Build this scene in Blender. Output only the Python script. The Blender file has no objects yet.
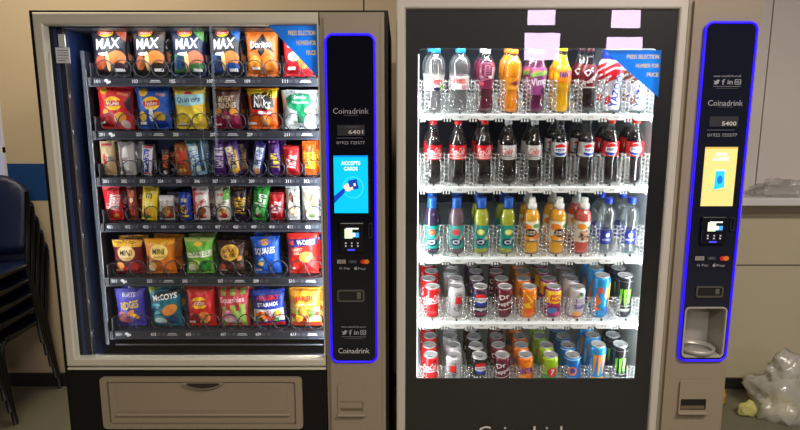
import bpy, bmesh, math, random
from mathutils import Vector, Matrix
from mathutils.geometry import tessellate_polygon
PI = math.pi
sc = bpy.context.scene
COL = sc.collection

# ------------------------------------------------------------------ camera, world, lights, exposure
EYE = 1.516; TILT = math.radians(9.8); FPX = 600.0
cam_d = bpy.data.cameras.new('camera'); cam = bpy.data.objects.new('camera', cam_d); COL.objects.link(cam)
cam.location = (0, 0, EYE); cam.rotation_euler = (PI/2 - TILT, 0, 0)
cam_d.sensor_fit = 'HORIZONTAL'; cam_d.sensor_width = 36.0; cam_d.lens = 36.0*FPX/800.0
cam_d.clip_start = 0.05
sc.camera = cam
sc.view_settings.view_transform = 'Standard'; sc.view_settings.look = 'None'
sc.view_settings.gamma = 1.0; sc.view_settings.use_curve_mapping = False
sc.view_settings.exposure = 0.0
sc.cycles.transparent_max_bounces = 32
sc.cycles.max_bounces = 8
sc.cycles.caustics_reflective = False; sc.cycles.caustics_refractive = False
sc.cycles.sample_clamp_indirect = 4.0
w = bpy.data.worlds.new('sky'); sc.world = w; w.use_nodes = True
w.node_tree.nodes['Background'].inputs[0].default_value = (0.62, 0.60, 0.72, 1)
w.node_tree.nodes['Background'].inputs[1].default_value = 0.55

def area(name, loc, long_, short, face, axis, power, col):
    """rectangular lamp at loc that shines towards face, its long side along axis"""
    d = bpy.data.lights.new(name, 'AREA'); d.energy = power; d.color = col
    d.shape = 'RECTANGLE'; d.size = long_; d.size_y = short
    o = bpy.data.objects.new(name, d); COL.objects.link(o)
    z = -Vector(face).normalized(); x = Vector(axis); x = (x-z*x.dot(z)).normalized(); y = z.cross(x)
    M = Matrix((x, y, z)).transposed().to_4x4(); M.translation = Vector(loc); o.matrix_world = M
    return o
# the room's ceiling lamps
area('ceiling_lamp_light', (-1.6, 2.2, 2.95), 1.2, 0.3, (0, 0, -1), (1, 0, 0), 34, (1.0, 0.87, 0.68))
area('ceiling_lamp_light', (1.6, 0.1, 2.95), 1.2, 0.3, (0, 0, -1), (1, 0, 0), 85, (1.0, 0.91, 0.80))
area('ceiling_lamp_light', (-0.4, -1.0, 2.95), 1.6, 0.6, (0, 0, -1), (1, 0, 0), 70, (1.0, 0.91, 0.77))
LED = (0.93, 1.0, 1.0)
# LED strips of the drinks machine: both sides, top
area('cooler_led', (0.040, 2.045, 1.12), 1.20, 0.02, (1, .5, 0), (0, 0, 1), 3.8, LED)
area('cooler_led', (0.868, 2.045, 1.12), 1.20, 0.02, (-1, .6, 0), (0, 0, 1), 3.8, LED)
area('cooler_led', (0.450, 2.050, 1.770), 0.78, 0.03, (0, .6, -1), (1, 0, 0), 3.2, LED)
# LED strips of the snack machine
area('snack_led', (-1.112, 2.050, 1.20), 1.15, 0.02, (1, .8, 0), (0, 0, 1), 7, (0.85, 0.93, 1.0))
area('snack_led', (-0.268, 2.050, 1.20), 1.15, 0.02, (-1, .45, 0), (0, 0, 1), 4.8, (0.85, 0.93, 1.0))
area('snack_led', (-0.690, 2.050, 1.770), 0.80, 0.03, (0, .6, -1), (1, 0, 0), 1.6, (0.9, 0.95, 1.0))

# ------------------------------------------------------------------ helpers
def at(px, py, Y):                       # where the line of sight through a pixel meets the plane at depth Y
    u = (px-400)/FPX; v = (215-py)/FPX
    dy = math.cos(TILT)+v*math.sin(TILT); dz = -math.sin(TILT)+v*math.cos(TILT)
    t = Y/dy
    return Vector((u*t, Y, EYE+dz*t))
def lin(c):
    return tuple(((x/255)/12.92 if x <= 10 else ((x/255+0.055)/1.055)**2.4) for x in c[:3])
_m = {}
def mat(c, rough=0.5, metal=0.0, spec=0.5, emit=0.0, bump=0.0, bscale=40, vary=0.0, vscale=6, name='paint', coat=0.0):
    key = (tuple(c), rough, metal, spec, emit, bump, bscale, vary, vscale, coat)
    if key in _m: return _m[key]
    m = bpy.data.materials.new(name); m.use_nodes = True; nt = m.node_tree; b = nt.nodes['Principled BSDF']
    L = lin(c)+(1,)
    b.inputs['Base Color'].default_value = L
    b.inputs['Roughness'].default_value = rough; b.inputs['Metallic'].default_value = metal
    b.inputs['Specular IOR Level'].default_value = spec; b.inputs['Coat Weight'].default_value = coat
    if emit:
        b.inputs['Emission Color'].default_value = L; b.inputs['Emission Strength'].default_value = emit
    if bump or vary:
        tc = nt.nodes.new('ShaderNodeTexCoord'); n = nt.nodes.new('ShaderNodeTexNoise')
        n.inputs['Scale'].default_value = bscale; n.inputs['Detail'].default_value = 3
        nt.links.new(tc.outputs['Object'], n.inputs['Vector'])
        if bump:
            bp = nt.nodes.new('ShaderNodeBump'); bp.inputs['Strength'].default_value = bump; bp.inputs['Distance'].default_value = 0.01
            nt.links.new(n.outputs['Fac'], bp.inputs['Height']); nt.links.new(bp.outputs['Normal'], b.inputs['Normal'])
        if vary:
            n2 = nt.nodes.new('ShaderNodeTexNoise'); n2.inputs['Scale'].default_value = vscale; n2.inputs['Detail'].default_value = 4
            nt.links.new(tc.outputs['Object'], n2.inputs['Vector'])
            mx = nt.nodes.new('ShaderNodeMix'); mx.data_type = 'RGBA'
            mx.inputs[6].default_value = tuple(x*(1-vary) for x in L[:3])+(1,)
            mx.inputs[7].default_value = tuple(min(1, x*(1+vary)) for x in L[:3])+(1,)
            nt.links.new(n2.outputs['Fac'], mx.inputs[0]); nt.links.new(mx.outputs[2], b.inputs['Base Color'])
    _m[key] = m
    return m
def clear_mat(name, tint=(1, 1, 1), refl=0.05, rough=0.0, haze=0.0, hcol=(1, 1, 1), edge=0.9):
    """thin clear sheet: lets the light through, mirrors a little, more at grazing angles"""
    m = bpy.data.materials.new(name); m.use_nodes = True; nt = m.node_tree; nt.nodes.remove(nt.nodes['Principled BSDF'])
    out = nt.nodes['Material Output']
    tr = nt.nodes.new('ShaderNodeBsdfTransparent'); tr.inputs[0].default_value = tuple(tint)+(1,)
    gl = nt.nodes.new('ShaderNodeBsdfGlossy'); gl.inputs['Roughness'].default_value = rough; gl.inputs[0].default_value = (1, 1, 1, 1)
    lw = nt.nodes.new('ShaderNodeLayerWeight'); lw.inputs[0].default_value = 0.5
    pw = nt.nodes.new('ShaderNodeMath'); pw.operation = 'POWER'; pw.inputs[1].default_value = 4
    nt.links.new(lw.outputs['Facing'], pw.inputs[0])
    ml = nt.nodes.new('ShaderNodeMath'); ml.operation = 'MULTIPLY_ADD'; ml.inputs[1].default_value = edge; ml.inputs[2].default_value = refl
    nt.links.new(pw.outputs[0], ml.inputs[0])
    mx = nt.nodes.new('ShaderNodeMixShader'); nt.links.new(ml.outputs[0], mx.inputs[0])
    base = tr
    if haze:
        df = nt.nodes.new('ShaderNodeBsdfDiffuse'); df.inputs[0].default_value = tuple(hcol)+(1,)
        tl = nt.nodes.new('ShaderNodeBsdfTranslucent'); tl.inputs[0].default_value = tuple(hcol)+(1,)
        a = nt.nodes.new('ShaderNodeMixShader'); nt.links.new(df.outputs[0], a.inputs[1]); nt.links.new(tl.outputs[0], a.inputs[2])
        h = nt.nodes.new('ShaderNodeMixShader'); h.inputs[0].default_value = haze
        nt.links.new(tr.outputs[0], h.inputs[1]); nt.links.new(a.outputs[0], h.inputs[2]); base = h
    nt.links.new(base.outputs[0], mx.inputs[1]); nt.links.new(gl.outputs[0], mx.inputs[2])
    nt.links.new(mx.outputs[0], out.inputs['Surface'])
    return m

class MB:
    """collects shapes of one mesh; every shape has its own material"""
    def __init__(s): s.v = []; s.f = []; s.mi = []; s.sm = []; s.mats = []
    def m(s, mt):
        if mt not in s.mats: s.mats.append(mt)
        return s.mats.index(mt)
    def add(s, vs, fs, mt, smooth=False):
        k = len(s.v); i = s.m(mt)
        s.v += [tuple(p) for p in vs]
        for f in fs: s.f.append(tuple(k+j for j in f)); s.mi.append(i); s.sm.append(smooth)
    def box(s, x0, x1, y0, y1, z0, z1, mt, bev=0.0, seg=2):
        bm = bmesh.new(); bmesh.ops.create_cube(bm, size=1)
        for q in bm.verts: q.co = Vector(((x0+x1)/2+q.co.x*(x1-x0), (y0+y1)/2+q.co.y*(y1-y0), (z0+z1)/2+q.co.z*(z1-z0)))
        if bev: bmesh.ops.bevel(bm, geom=bm.edges[:], offset=bev, segments=seg, affect='EDGES', profile=0.5)
        s.bm(bm, mt, False); return s
    def bm(s, bm, mt, smooth=True, M=None):
        bm.verts.ensure_lookup_table(); bm.verts.index_update()
        s.add([(M @ q.co if M else q.co) for q in bm.verts], [[q.index for q in f.verts] for f in bm.faces], mt, smooth); bm.free()
    def lathe(s, prof, mt, n=20, c=(0, 0, 0), smooth=True, cap=True):
        vs = []; fs = []
        for z, r in prof:
            for k in range(n):
                a = 2*PI*k/n; vs.append((c[0]+r*math.cos(a), c[1]+r*math.sin(a), c[2]+z))
        for j in range(len(prof)-1):
            for k in range(n):
                fs.append((j*n+k, j*n+(k+1) % n, (j+1)*n+(k+1) % n, (j+1)*n+k))
        if cap:
            fs.append(tuple(range(n-1, -1, -1))); fs.append(tuple((len(prof)-1)*n+k for k in range(n)))
        s.add(vs, fs, mt, smooth); return s
    def tube(s, pts, r, mt, n=6, closed=False, smooth=True):
        P = [Vector(p) for p in pts]; N = len(P); vs = []; fs = []
        for i in range(N):
            a = P[(i-1) % N] if (closed or i > 0) else P[i]; b = P[(i+1) % N] if (closed or i < N-1) else P[i]
            t = (b-a).normalized() if (b-a).length > 1e-9 else Vector((0, 0, 1))
            ref = Vector((0, 1, 0)) if abs(t.y) < 0.9 else Vector((1, 0, 0))
            u = t.cross(ref).normalized(); w_ = t.cross(u)
            for k in range(n):
                q = 2*PI*k/n; vs.append(P[i]+u*(r*math.cos(q))+w_*(r*math.sin(q)))
        for i in range(N if closed else N-1):
            j = (i+1) % N
            for k in range(n): fs.append((i*n+k, i*n+(k+1) % n, j*n+(k+1) % n, j*n+k))
        if not closed: fs.append(tuple(range(n))); fs.append(tuple((N-1)*n+k for k in range(n-1, -1, -1)))
        s.add(vs, fs, mt, smooth); return s
    def plate(s, pts, y0, y1, mt, holes=()):
        """a plate standing in the XZ plane from y0 (front) to y1, outline pts [(x,z)], holes likewise"""
        loops = [list(pts)]+[list(h) for h in holes]
        tri = tessellate_polygon([[Vector((p[0], p[1], 0)) for p in l] for l in loops])
        flat = [p for l in loops for p in l]; n = len(flat)
        vs = [(p[0], y0, p[1]) for p in flat]+[(p[0], y1, p[1]) for p in flat]
        fs = []
        for t in tri: fs.append(tuple(t)); fs.append(tuple(n+i for i in reversed(t)))
        k = 0
        for l in loops:
            L = len(l)
            for i in range(L): j = (i+1) % L; fs.append((k+i, k+j, n+k+j, n+k+i))
            k += L
        bm = bmesh.new(); bv = [bm.verts.new(p) for p in vs]
        for f in fs:
            try: bm.faces.new([bv[i] for i in f])
            except ValueError: pass
        bmesh.ops.recalc_face_normals(bm, faces=bm.faces[:]); s.bm(bm, mt, False); return s
    def build(s, name, parent=None, off=None):
        me = bpy.data.meshes.new(name); me.from_pydata(s.v, [], s.f)
        for mt in s.mats: me.materials.append(mt)
        me.polygons.foreach_set('material_index', s.mi); me.polygons.foreach_set('use_smooth', s.sm); me.update()
        o = bpy.data.objects.new(name, me); COL.objects.link(o)
        if parent:
            o.parent = parent
            if off is not None: o.location = off
        return o
def rrect(x0, x1, z0, z1, r, n=5):
    out = []
    for cx, cz, a0 in ((x1-r, z1-r, 0), (x0+r, z1-r, 90), (x0+r, z0+r, 180), (x1-r, z0+r, 270)):
        for k in range(n+1):
            a = math.radians(a0+90*k/n); out.append((cx+r*math.cos(a), cz+r*math.sin(a)))
    return out
def tag(o, label=None, cat=None, group=None, kind=None):
    if label: o['label'] = label
    if cat: o['category'] = cat
    if group: o['group'] = group
    if kind: o['kind'] = kind
    return o
def empty(name, loc, rot=(0, 0, 0), **k):
    o = bpy.data.objects.new(name, None); COL.objects.link(o); o.location = loc; o.rotation_euler = rot
    return tag(o, **k)
def struct(mb, name): return tag(mb.build(name), kind='structure')
def copy_tree(o, parent=None):
    c = o.copy(); COL.objects.link(c)
    if parent: c.parent = parent
    for ch in list(o.children): copy_tree(ch, c)
    return c

# ------------------------------------------------------------------ printed shapes
_txt = {}
def text_tris(s, bold=0.0):
    key = (s, bold)
    if key in _txt: return _txt[key]
    cu = bpy.data.curves.new('t', 'FONT'); cu.body = s; cu.resolution_u = 2; cu.offset = bold*.4; cu.size = 1
    o = bpy.data.objects.new('t', cu); COL.objects.link(o)
    dg = bpy.context.evaluated_depsgraph_get(); me = o.evaluated_get(dg).to_mesh()
    me.calc_loop_triangles()
    V = [(v.co.x, v.co.y) for v in me.vertices]; T = [[V[i] for i in t.vertices] for t in me.loop_triangles]
    o.evaluated_get(dg).to_mesh_clear(); bpy.data.objects.remove(o); bpy.data.curves.remove(cu)
    xs = [p[0] for t in T for p in t]; ys = [p[1] for t in T for p in t]
    x0, x1, y0, y1 = min(xs), max(xs), min(ys), max(ys)
    T = [[((p[0]-x0)/(x1-x0)-.5, (p[1]-y0)/(y1-y0)-.5) for p in t] for t in T]
    _txt[key] = T; return T
def E(cx, cy, rx, ry, c, rot=0): return ('e', cx, cy, rx, ry, c, rot)
def R(cx, cy, w_, h, c, rot=0): return ('r', cx, cy, w_, h, c, rot)
def T(s, cx, cy, w_, h, c, rot=0, bold=0.02, shear=0): return ('t', cx, cy, w_, h, c, rot, s, bold, shear)
def G(pts, c): return ('g', pts, c)
def shape_tris(p, HW, H):
    """triangles of a printed shape in metres: x from the middle, z from the bottom; widths are in half-widths HW, heights in H"""
    if p[0] == 'g':
        pts = [Vector((x*HW, y*H, 0)) for x, y in p[1]]
        return [[(pts[i].x, pts[i].y) for i in t] for t in tessellate_polygon([pts])], p[2]
    cx, cy, a, b, c, rot = p[1]*HW, p[2]*H, p[3]*HW, p[4]*H, p[5], math.radians(p[6])
    if p[0] == 'e':
        n = 18; q = [(a*math.cos(2*PI*k/n), b*math.sin(2*PI*k/n)) for k in range(n)]
        tr = [[(0, 0), q[k], q[(k+1) % n]] for k in range(n)]
    elif p[0] == 'r':
        q = [(-a/2, -b/2), (a/2, -b/2), (a/2, b/2), (-a/2, b/2)]; tr = [[q[0], q[1], q[2]], [q[0], q[2], q[3]]]
    else:
        tr = [[(x*a+y*b*p[9], y*b) for x, y in t] for t in text_tris(p[7], p[8])]
    co, si = math.cos(rot), math.sin(rot)
    return [[(cx+x*co-y*si, cy+x*si+y*co) for x, y in t] for t in tr], c
def split(t, lim, out):
    st = [t]
    while st:
        a, b, c = st.pop()
        d = [(math.dist(a, b), 0), (math.dist(b, c), 1), (math.dist(c, a), 2)]; m_, k = max(d)
        if m_ <= lim: out.append((a, b, c)); continue
        if k == 1: a, b, c = b, c, a
        elif k == 2: a, b, c = c, a, b
        m2 = ((a[0]+b[0])/2, (a[1]+b[1])/2); st.append((a, m2, c)); st.append((m2, b, c))
def prints(mb, specs, HW, H, fmap, lim=0.012, rough=0.3, z0=0.0005, dz=0.00022, emit=0.0, xlim=None):
    k = 0
    for p in specs:
        tr, c = shape_tris(p, HW, H); out = []
        for t in tr: split(t, lim, out)
        vs = []; fs = []
        for t in out:
            if xlim and any(abs(q[0]) > xlim or q[1] < 0.01*H or q[1] > 0.99*H for q in t): continue
            j = len(vs)
            for q in t: vs.append(fmap(q[0], q[1], z0+k*dz))
            ar = (t[1][0]-t[0][0])*(t[2][1]-t[0][1])-(t[2][0]-t[0][0])*(t[1][1]-t[0][1])
            fs.append((j, j+1, j+2) if ar > 0 else (j, j+2, j+1))
        mb.add(vs, fs, mat(c, rough, emit=emit, name='print'), False); k += 1
def flat(x0, z0, y):
    return lambda x, z, o: (x0+x, y-o, z0+z)
def blobs(seed, n, cx, cy, rx, ry, cols, s):
    rd = random.Random(seed); out = []
    for _ in range(n):
        a = rd.random()*2*PI; q = rd.random()**.5
        out.append(E(cx+rx*q*math.cos(a), cy+ry*q*math.sin(a), s*rd.uniform(.6, 1.2), s*.42*rd.uniform(.6, 1.2), rd.choice(cols), rd.uniform(0, 180)))
    return out

W_ = (245, 245, 245); K_ = (16, 16, 20); RED = (214, 20, 26); YEL = (250, 205, 30); BLU = (20, 70, 190)

# ------------------------------------------------------------------ room
wall_beige = mat((196, 178, 146), 0.75, bump=0.08, bscale=120, vary=0.05, vscale=1.5, name='beige_wall')
wall_grey = mat((200, 190, 160), 0.7, vary=0.05, vscale=1.2, name='grey_wall')
white_board = mat((222, 214, 206), 0.55, vary=0.04, vscale=1.5, name='white_board')
blue_band = mat((14, 62, 118), 0.6, vary=0.06, name='blue_band')
YW = 3.16; CZ = 3.0
mb = MB(); mb.box(-4.5, 4.5, -4.2, 3.3, -0.1, 0, mat((116, 112, 94), 0.5, bump=0.05, vary=0.12, vscale=3, name='floor_vinyl')); struct(mb, 'floor')
mb = MB(); mb.box(-4.5, 4.5, -4.2, 3.3, CZ, CZ+0.1, mat((150, 145, 135), 0.9, name='ceiling_paint')); struct(mb, 'ceiling')
# wall behind the machines: window opening at the left
mb = MB()
wx = -2.07
mb.plate([(-4.4, 0), (4.4, 0), (4.4, CZ), (-4.4, CZ)], YW, YW+0.12, wall_beige, holes=[[(-3.4, 1.13), (wx, 1.13), (wx, 2.5), (-3.4, 2.5)]])
struct(mb, 'wall_back')
mb = MB(); mb.box(wx, -0.9, YW-0.002, YW+0.001, 1.05, 1.245, blue_band); mb.box(-4.4, wx, YW-0.002, YW+0.001, 1.05, 1.13, blue_band); struct(mb, 'trim_1')
mb = MB()
fr = mat((225, 222, 225), 0.4, name='window_paint')
mb.box(-3.4, wx, YW+0.03, YW+0.08, 1.13, 1.17, fr); mb.box(-3.4, wx, YW+0.03, YW+0.08, 2.46, 2.5, fr)
mb.box(wx-0.035, wx, YW+0.03, YW+0.08, 1.13, 2.5, fr); mb.box(-3.4, -3.36, YW+0.03, YW+0.08, 1.13, 2.5, fr); mb.box(-3.4, wx, YW+0.03, YW+0.08, 1.30, 1.33, fr)
wn = struct(mb, 'window_1')
mb = MB(); mb.box(-3.37, wx-0.03, YW+0.05, YW+0.056, 1.16, 2.47, clear_mat('window_glass', refl=0.05)); mb.build('window_glass', wn)
# right-hand part of the wall: grey lining, white board above a sill
mb = MB(); mb.box(1.05, 4.4, YW-0.03, YW, 0, 1.08, wall_grey)
mb.box(1.05, 4.4, YW-0.034, YW-0.029, 0.70, 0.706, mat((110, 104, 92), 0.8)); struct(mb, 'wall_lower_lining')
mb = MB(); xs = at(768, 60, YW-0.012).x
mb.box(1.05, xs-0.003, YW-0.012, YW, 1.08, CZ, white_board); mb.box(xs+0.003, 4.4, YW-0.012, YW, 1.08, CZ, white_board)
mb.box(xs-0.003, xs+0.003, YW-0.004, YW, 1.08, CZ, mat((60, 55, 50), 0.8)); struct(mb, 'wall_upper_lining')
mb = MB(); mb.box(1.05, 4.4, YW-0.17, YW, 1.045, 1.085, mat((226, 224, 222), 0.35, name='sill_paint'), bev=0.006); struct(mb, 'trim_2')
mb = MB(); mb.box(-0.186, -0.180, YW-0.002, YW+0.001, 1.3, CZ, mat((60, 48, 36), 0.8)); struct(mb, 'trim_3')
dk = mat((34, 32, 30), 0.5, name='dark_skirting')
mb = MB(); mb.box(-4.4, 1.05, YW-0.015, YW, 0, 0.075, dk); mb.box(1.05, at(763, 380, YW).x, YW-0.045, YW-0.03, 0, 0.06, dk)
struct(mb, 'baseboard_back')
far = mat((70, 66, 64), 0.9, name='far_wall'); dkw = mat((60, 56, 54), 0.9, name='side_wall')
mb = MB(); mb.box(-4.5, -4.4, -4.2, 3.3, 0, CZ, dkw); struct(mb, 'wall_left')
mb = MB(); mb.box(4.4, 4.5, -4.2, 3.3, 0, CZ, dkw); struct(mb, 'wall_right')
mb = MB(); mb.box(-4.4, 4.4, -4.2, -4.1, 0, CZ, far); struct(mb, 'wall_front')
# the bright windows behind the camera, mirrored in the glass of the drinks machine: each pane from the pixels of its reflection
def mirror(px, py, Yg=2.004, Yw=-4.09):
    p = at(px, py, 2*Yg-Yw); return p.x, p.z
sky = mat((238, 214, 246), 0.5, emit=22, name='daylit_pane')
for i, panes in enumerate((((528, 555, 10, 25), (525, 559, 33, 60)), ((612, 640, 10, 28), (607, 642, 37, 50)))):
    mb = MB()
    for a, b, t, q in panes:
        xa, za = mirror(a, t); xb, zb = mirror(b, q)
        mb.box(xa-0.05, xb+0.05, -4.1, -4.09, zb-0.05, za+0.05, mat((60, 58, 60), 0.6))
        mb.box(xa, xb, -4.09, -4.085, zb, za, sky)
    struct(mb, 'window_%d' % (i+2))

mb = MB()  # unseen glowing strips, added for the pale streaks mirrored in the snack glass
for a, b in ((196.5, 204), (211, 215)):
    xa, za = mirror(a, 22); xb, zb = mirror(b, 150)
    mb.box(xa-0.02, xb+0.02, -4.1, -4.092, zb-0.02, za+0.02, mat((60, 58, 60), 0.6)); mb.box(xa, xb, -4.092, -4.088, zb, za, mat((214, 226, 240), 0.5, emit=2.4, name='streak_glow'))
struct(mb, 'window_4')

# ------------------------------------------------------------------ machine materials
champ = mat((198, 192, 174), 0.36, metal=0.08, bump=0.03, bscale=900, name='champagne_metal')
champ2 = mat((148, 134, 114), 0.42, metal=0.10, bump=0.03, bscale=900, name='bronze_metal')
silver = mat((196, 188, 176), 0.4, metal=0.1, name='silver_frame')
blk = mat((17, 16, 16), 0.45, spec=.25, name='black_body')
blkg = mat((12, 14, 24), 0.06, spec=0.5, name='black_gloss')
dark = mat((30, 31, 36), 0.45, name='dark_plastic')
ringm = mat((34, 6, 246), 0.4, emit=1.25, name='blue_light')
steel = mat((170, 168, 165), 0.28, metal=0.9, name='steel')
wire = mat((74, 76, 84), 0.28, metal=0.7, name='coil_wire')
paneA = clear_mat('front_pane', refl=0.027, edge=.45)
lt = (158, 158, 166)

def control_panel(root, off, x0, x1, z0, z1, yf, num, screen, texts, left):
    """black glass panel with its blue light ring, screen, reader and lettering"""
    cx = (x0+x1)/2; W = x1-x0
    mb = MB(); hole = [] if left else [rrect(x0+0.010, x1-0.012, z0+0.014, z0+0.192, 0.014)]
    mb.plate(rrect(x0, x1, z0, z1, 0.022, 8), yf, yf+0.03, blkg if left else mat((25, 28, 42), 0.06, name='black_gloss_reflection'), holes=hole)  # drinks panel: lighter base colour stands in for a bluish reflection
    pn = mb.build('control_panel', root, off)
    mb = MB(); pts = rrect(x0-0.001, x1+0.001, z0-0.001, z1+0.001, 0.024, 8)
    mb.tube([(p[0], yf+0.001, p[1]) for p in pts], 0.0042, ringm, 8, closed=True); mb.build('light_ring', pn)
    s = screen
    mb = MB(); mb.box(s['x0'], s['x1'], yf-0.002, yf, s['z0'], s['z1'], mat(s['c'], 0.3, emit=s['e'], name='screen_glow'))
    SW = s['x1']-s['x0']; SH = s['z1']-s['z0']
    prints(mb, s['p'], SW/2, SH, flat((s['x0']+s['x1'])/2, s['z0'], yf-0.002), emit=0.9); mb.build('screen', pn)
    mb = MB()
    prints(mb, texts, W/2, z1-z0, flat(cx, z0, yf), emit=0.0, rough=0.5); mb.build('lettering', pn)
    return pn
def card_reader(pn, x0, x1, z0, z1, yf, slotx):
    mb = MB(); mb.box(x0, x1, yf-0.014, yf, z0, z1, mat((12, 13, 18), 0.3), bev=0.004)
    rd = mb.build('card_reader', pn)
    w_ = x1-x0; h = z1-z0
    mb = MB(); dx0 = x0+w_*.18; dx1 = x0+w_*.82; dz0 = z0+h*.46; dz1 = z0+h*.84
    mb.box(dx0, dx1, yf-0.0155, yf-0.014, dz0, dz1, mat((20, 26, 34), 0.3, emit=0.4))
    prints(mb, [R(-.4, .45, 1.0, .85, (205, 240, 190)), R(.1, .9, 1.6, .12, (230, 240, 230)), R(.55, .33, .8, .42, (60, 150, 225)), E(.25, .35, .25, .2, (235, 245, 250))], (dx1-dx0)/2, dz1-dz0, flat((dx0+dx1)/2, dz0, yf-0.0155), emit=1.0)
    mb.build('reader_display', rd)
    mb = MB()
    for i in range(3):
        for j in range(2):
            mb.box(x0+w_*(.22+.25*i), x0+w_*(.28+.25*i), yf-0.0155, yf-0.014, z0+h*(.28-.1*j), z0+h*(.33-.1*j), mat((190, 190, 205), 0.4, emit=0.3))
    mb.box(x0+w_*.32, x0+w_*.62, yf-0.0155, yf-0.014, z0+h*.05, z0+h*.10, mat((70, 60, 230), 0.4, emit=1.2))
    mb.build('reader_keys', rd)
    mb = MB(); mb.plate(rrect(slotx, slotx+0.014, z0+h*.45, z1-0.003, 0.005), yf-0.006, yf, mat((40, 42, 52), 0.3), holes=[rrect(slotx+0.003, slotx+0.011, z0+h*.45+0.004, z1-0.007, 0.003)])
    mb.build('note_slot', pn)
def coin_slot(pn, x0, x1, z0, z1, yf):
    mb = MB(); mb.plate(rrect(x0, x1, z0, z1, 0.008), yf-0.006, yf, mat((110, 108, 100), 0.35, metal=0.6), holes=[rrect(x0+0.005, x1-0.005, z0+0.005, z1-0.005, 0.005)])
    mb.box(x0+0.004, x1-0.004, yf-0.002, yf, z0+0.004, z1-0.004, mat((28, 28, 26), 0.4))
    mb.box(x1-0.026, x1-0.012, yf-0.004, yf-0.001, z0+0.010, z1-0.010, mat((110, 110, 100), 0.4, metal=.5), bev=0.001)
    mb.build('coin_slot', pn)
def coin_return(root, off, x0, x1, z0, z1, yf, m_):
    mb = MB(); zs = z0+(z1-z0)*.42
    mb.plate(rrect(x0, x1, z0, z1, 0.010), yf-0.004, yf+0.002, m_, holes=[rrect(x0+0.006, x1-0.006, z0+0.008, zs, 0.004)])
    mb.box(x0+0.006, x1-0.006, yf+0.0015, yf+0.003, z0+0.008, zs, mat((22, 22, 18), 0.4))
    mb.box(x0-0.002, x1+0.002, yf-0.016, yf, z0-0.004, z0+0.004, m_, bev=0.002)
    c = mb.build('coin_return', root, off)
    mb = MB(); mb.box(x0+0.009, x1-0.009, yf-0.001, yf+0.0015, z0+0.012, z0+0.024, mat((120, 106, 80), 0.4, metal=.4), bev=0.001)
    mb.build('return_flap', c)
SOC = [T('www.coinadrink.co.uk', 0, 0, 1, 1, lt, 0, 0)]
def social(cx, cy, w_, dv):
    """web line and the four small marks: bird, f, in, camera; widths in half-widths, cy and dv in panel heights"""
    u = w_/8
    o = [T('www.coinadrink.co.uk', cx, cy+dv*1.3, w_, dv*.45, lt, 0, 0)]
    bx = cx-3*u; s = u*.95; q = dv*.55
    o += [G([(bx-s, cy+q*.7), (bx-s*.3, cy+q*.25), (bx+s*.15, cy+q*.9), (bx+s*.6, cy+q*.85), (bx+s, cy+q*.6), (bx+s*.75, cy+q*.3), (bx+s*.5, cy-q*.6), (bx-s*.2, cy-q), (bx-s, cy-q*.7), (bx-s*.5, cy-q*.4)], lt)]
    o += [T('f', cx-u*1.05, cy, u*.9, q*2.2, lt, 0, .04), T('in', cx+u*.9, cy, u*1.5, q*1.8, lt, 0, .04)]
    ix = cx+u*3.1
    for k in range(4):
        o.append(R(ix+(0, 0, -u*.8, u*.8)[k], cy+(q*.9, -q*.9, 0, 0)[k], (u*1.7, u*1.7, u*.25, u*.25)[k], (q*.22, q*.22, q*1.9, q*1.9)[k], lt))
    o += [E(ix, cy, u*.48, q*.52, lt), E(ix, cy, u*.26, q*.28, (8, 8, 14)), R(cx, cy-dv*.95, w_, dv*.09, (130, 130, 138)), R(cx, cy-dv*1.35, w_*.8, dv*.09, (90, 90, 98))]
    return o
def pay_marks(cy, dv):
    return [R(-.50, cy, .38, dv*.85, (150, 140, 125)), T('VISA', -.50, cy, .30, dv*.4, (40, 50, 110)),
            R(0.0, cy, .38, dv*.85, (20, 26, 40)), T('AMEX', 0.0, cy, .30, dv*.4, (120, 124, 140)),
            E(.46, cy, .125, dv*.5, (205, 30, 30)), E(.60, cy, .125, dv*.5, (225, 120, 30)),
            T('G Pay', -.36, cy-dv*1.5, .48, dv*.62, lt, 0, .01), E(.12, cy-dv*1.5, .06, dv*.30, lt), R(.14, cy-dv*1.12, .04, dv*.14, lt, 40), T('Pay', .40, cy-dv*1.55, .36, dv*.62, lt, 0, .01)]

# ------------------------------------------------------------------ snack machine
SX0, SX1 = -1.179, -0.051; SZ = 1.829
sm_loc = Vector((-0.615, 2.44, 0)); off = -sm_loc
snack = empty('snack_vending_machine', sm_loc, label='snack vending machine with crisp packets and sweets behind glass, left of the drinks machine', cat='vending machine')
YF = 2.0
navy = mat((34, 50, 90), 0.35, vary=0.15, vscale=2, name='navy_liner')
mb = MB()
mb.box(SX0-0.026, -1.135, 2.032, 2.88, 0.0, SZ+0.010, blk); mb.box(-0.100, SX1+0.012, 2.032, 2.88, 0.0, SZ+0.010, blk)
mb.box(-1.135, -0.100, 2.032, 2.88, 1.795, SZ+0.010, blk); mb.box(-1.135, -0.100, 2.032, 2.88, 0.0, 0.60, blk); mb.box(-1.135, -0.100, 2.82, 2.88, 0.60, 1.795, blk)
mb.build('cabinet', snack, off)
mb = MB()
mb.box(-1.135, -1.125, 2.034, 2.82, 0.60, 1.795, navy); mb.box(-0.258, -0.240, 2.034, 2.82, 0.60, 1.795, navy)
mb.box(-1.125, -0.258, 2.80, 2.82, 0.60, 1.795, navy); mb.box(-1.125, -0.258, 2.034, 2.80, 0.60, 0.612, mat((24, 25, 30), 0.25)); mb.box(-1.125, -0.258, 2.034, 2.80, 1.785, 1.795, dark)
mb.build('inner_liner', snack, off)
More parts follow.
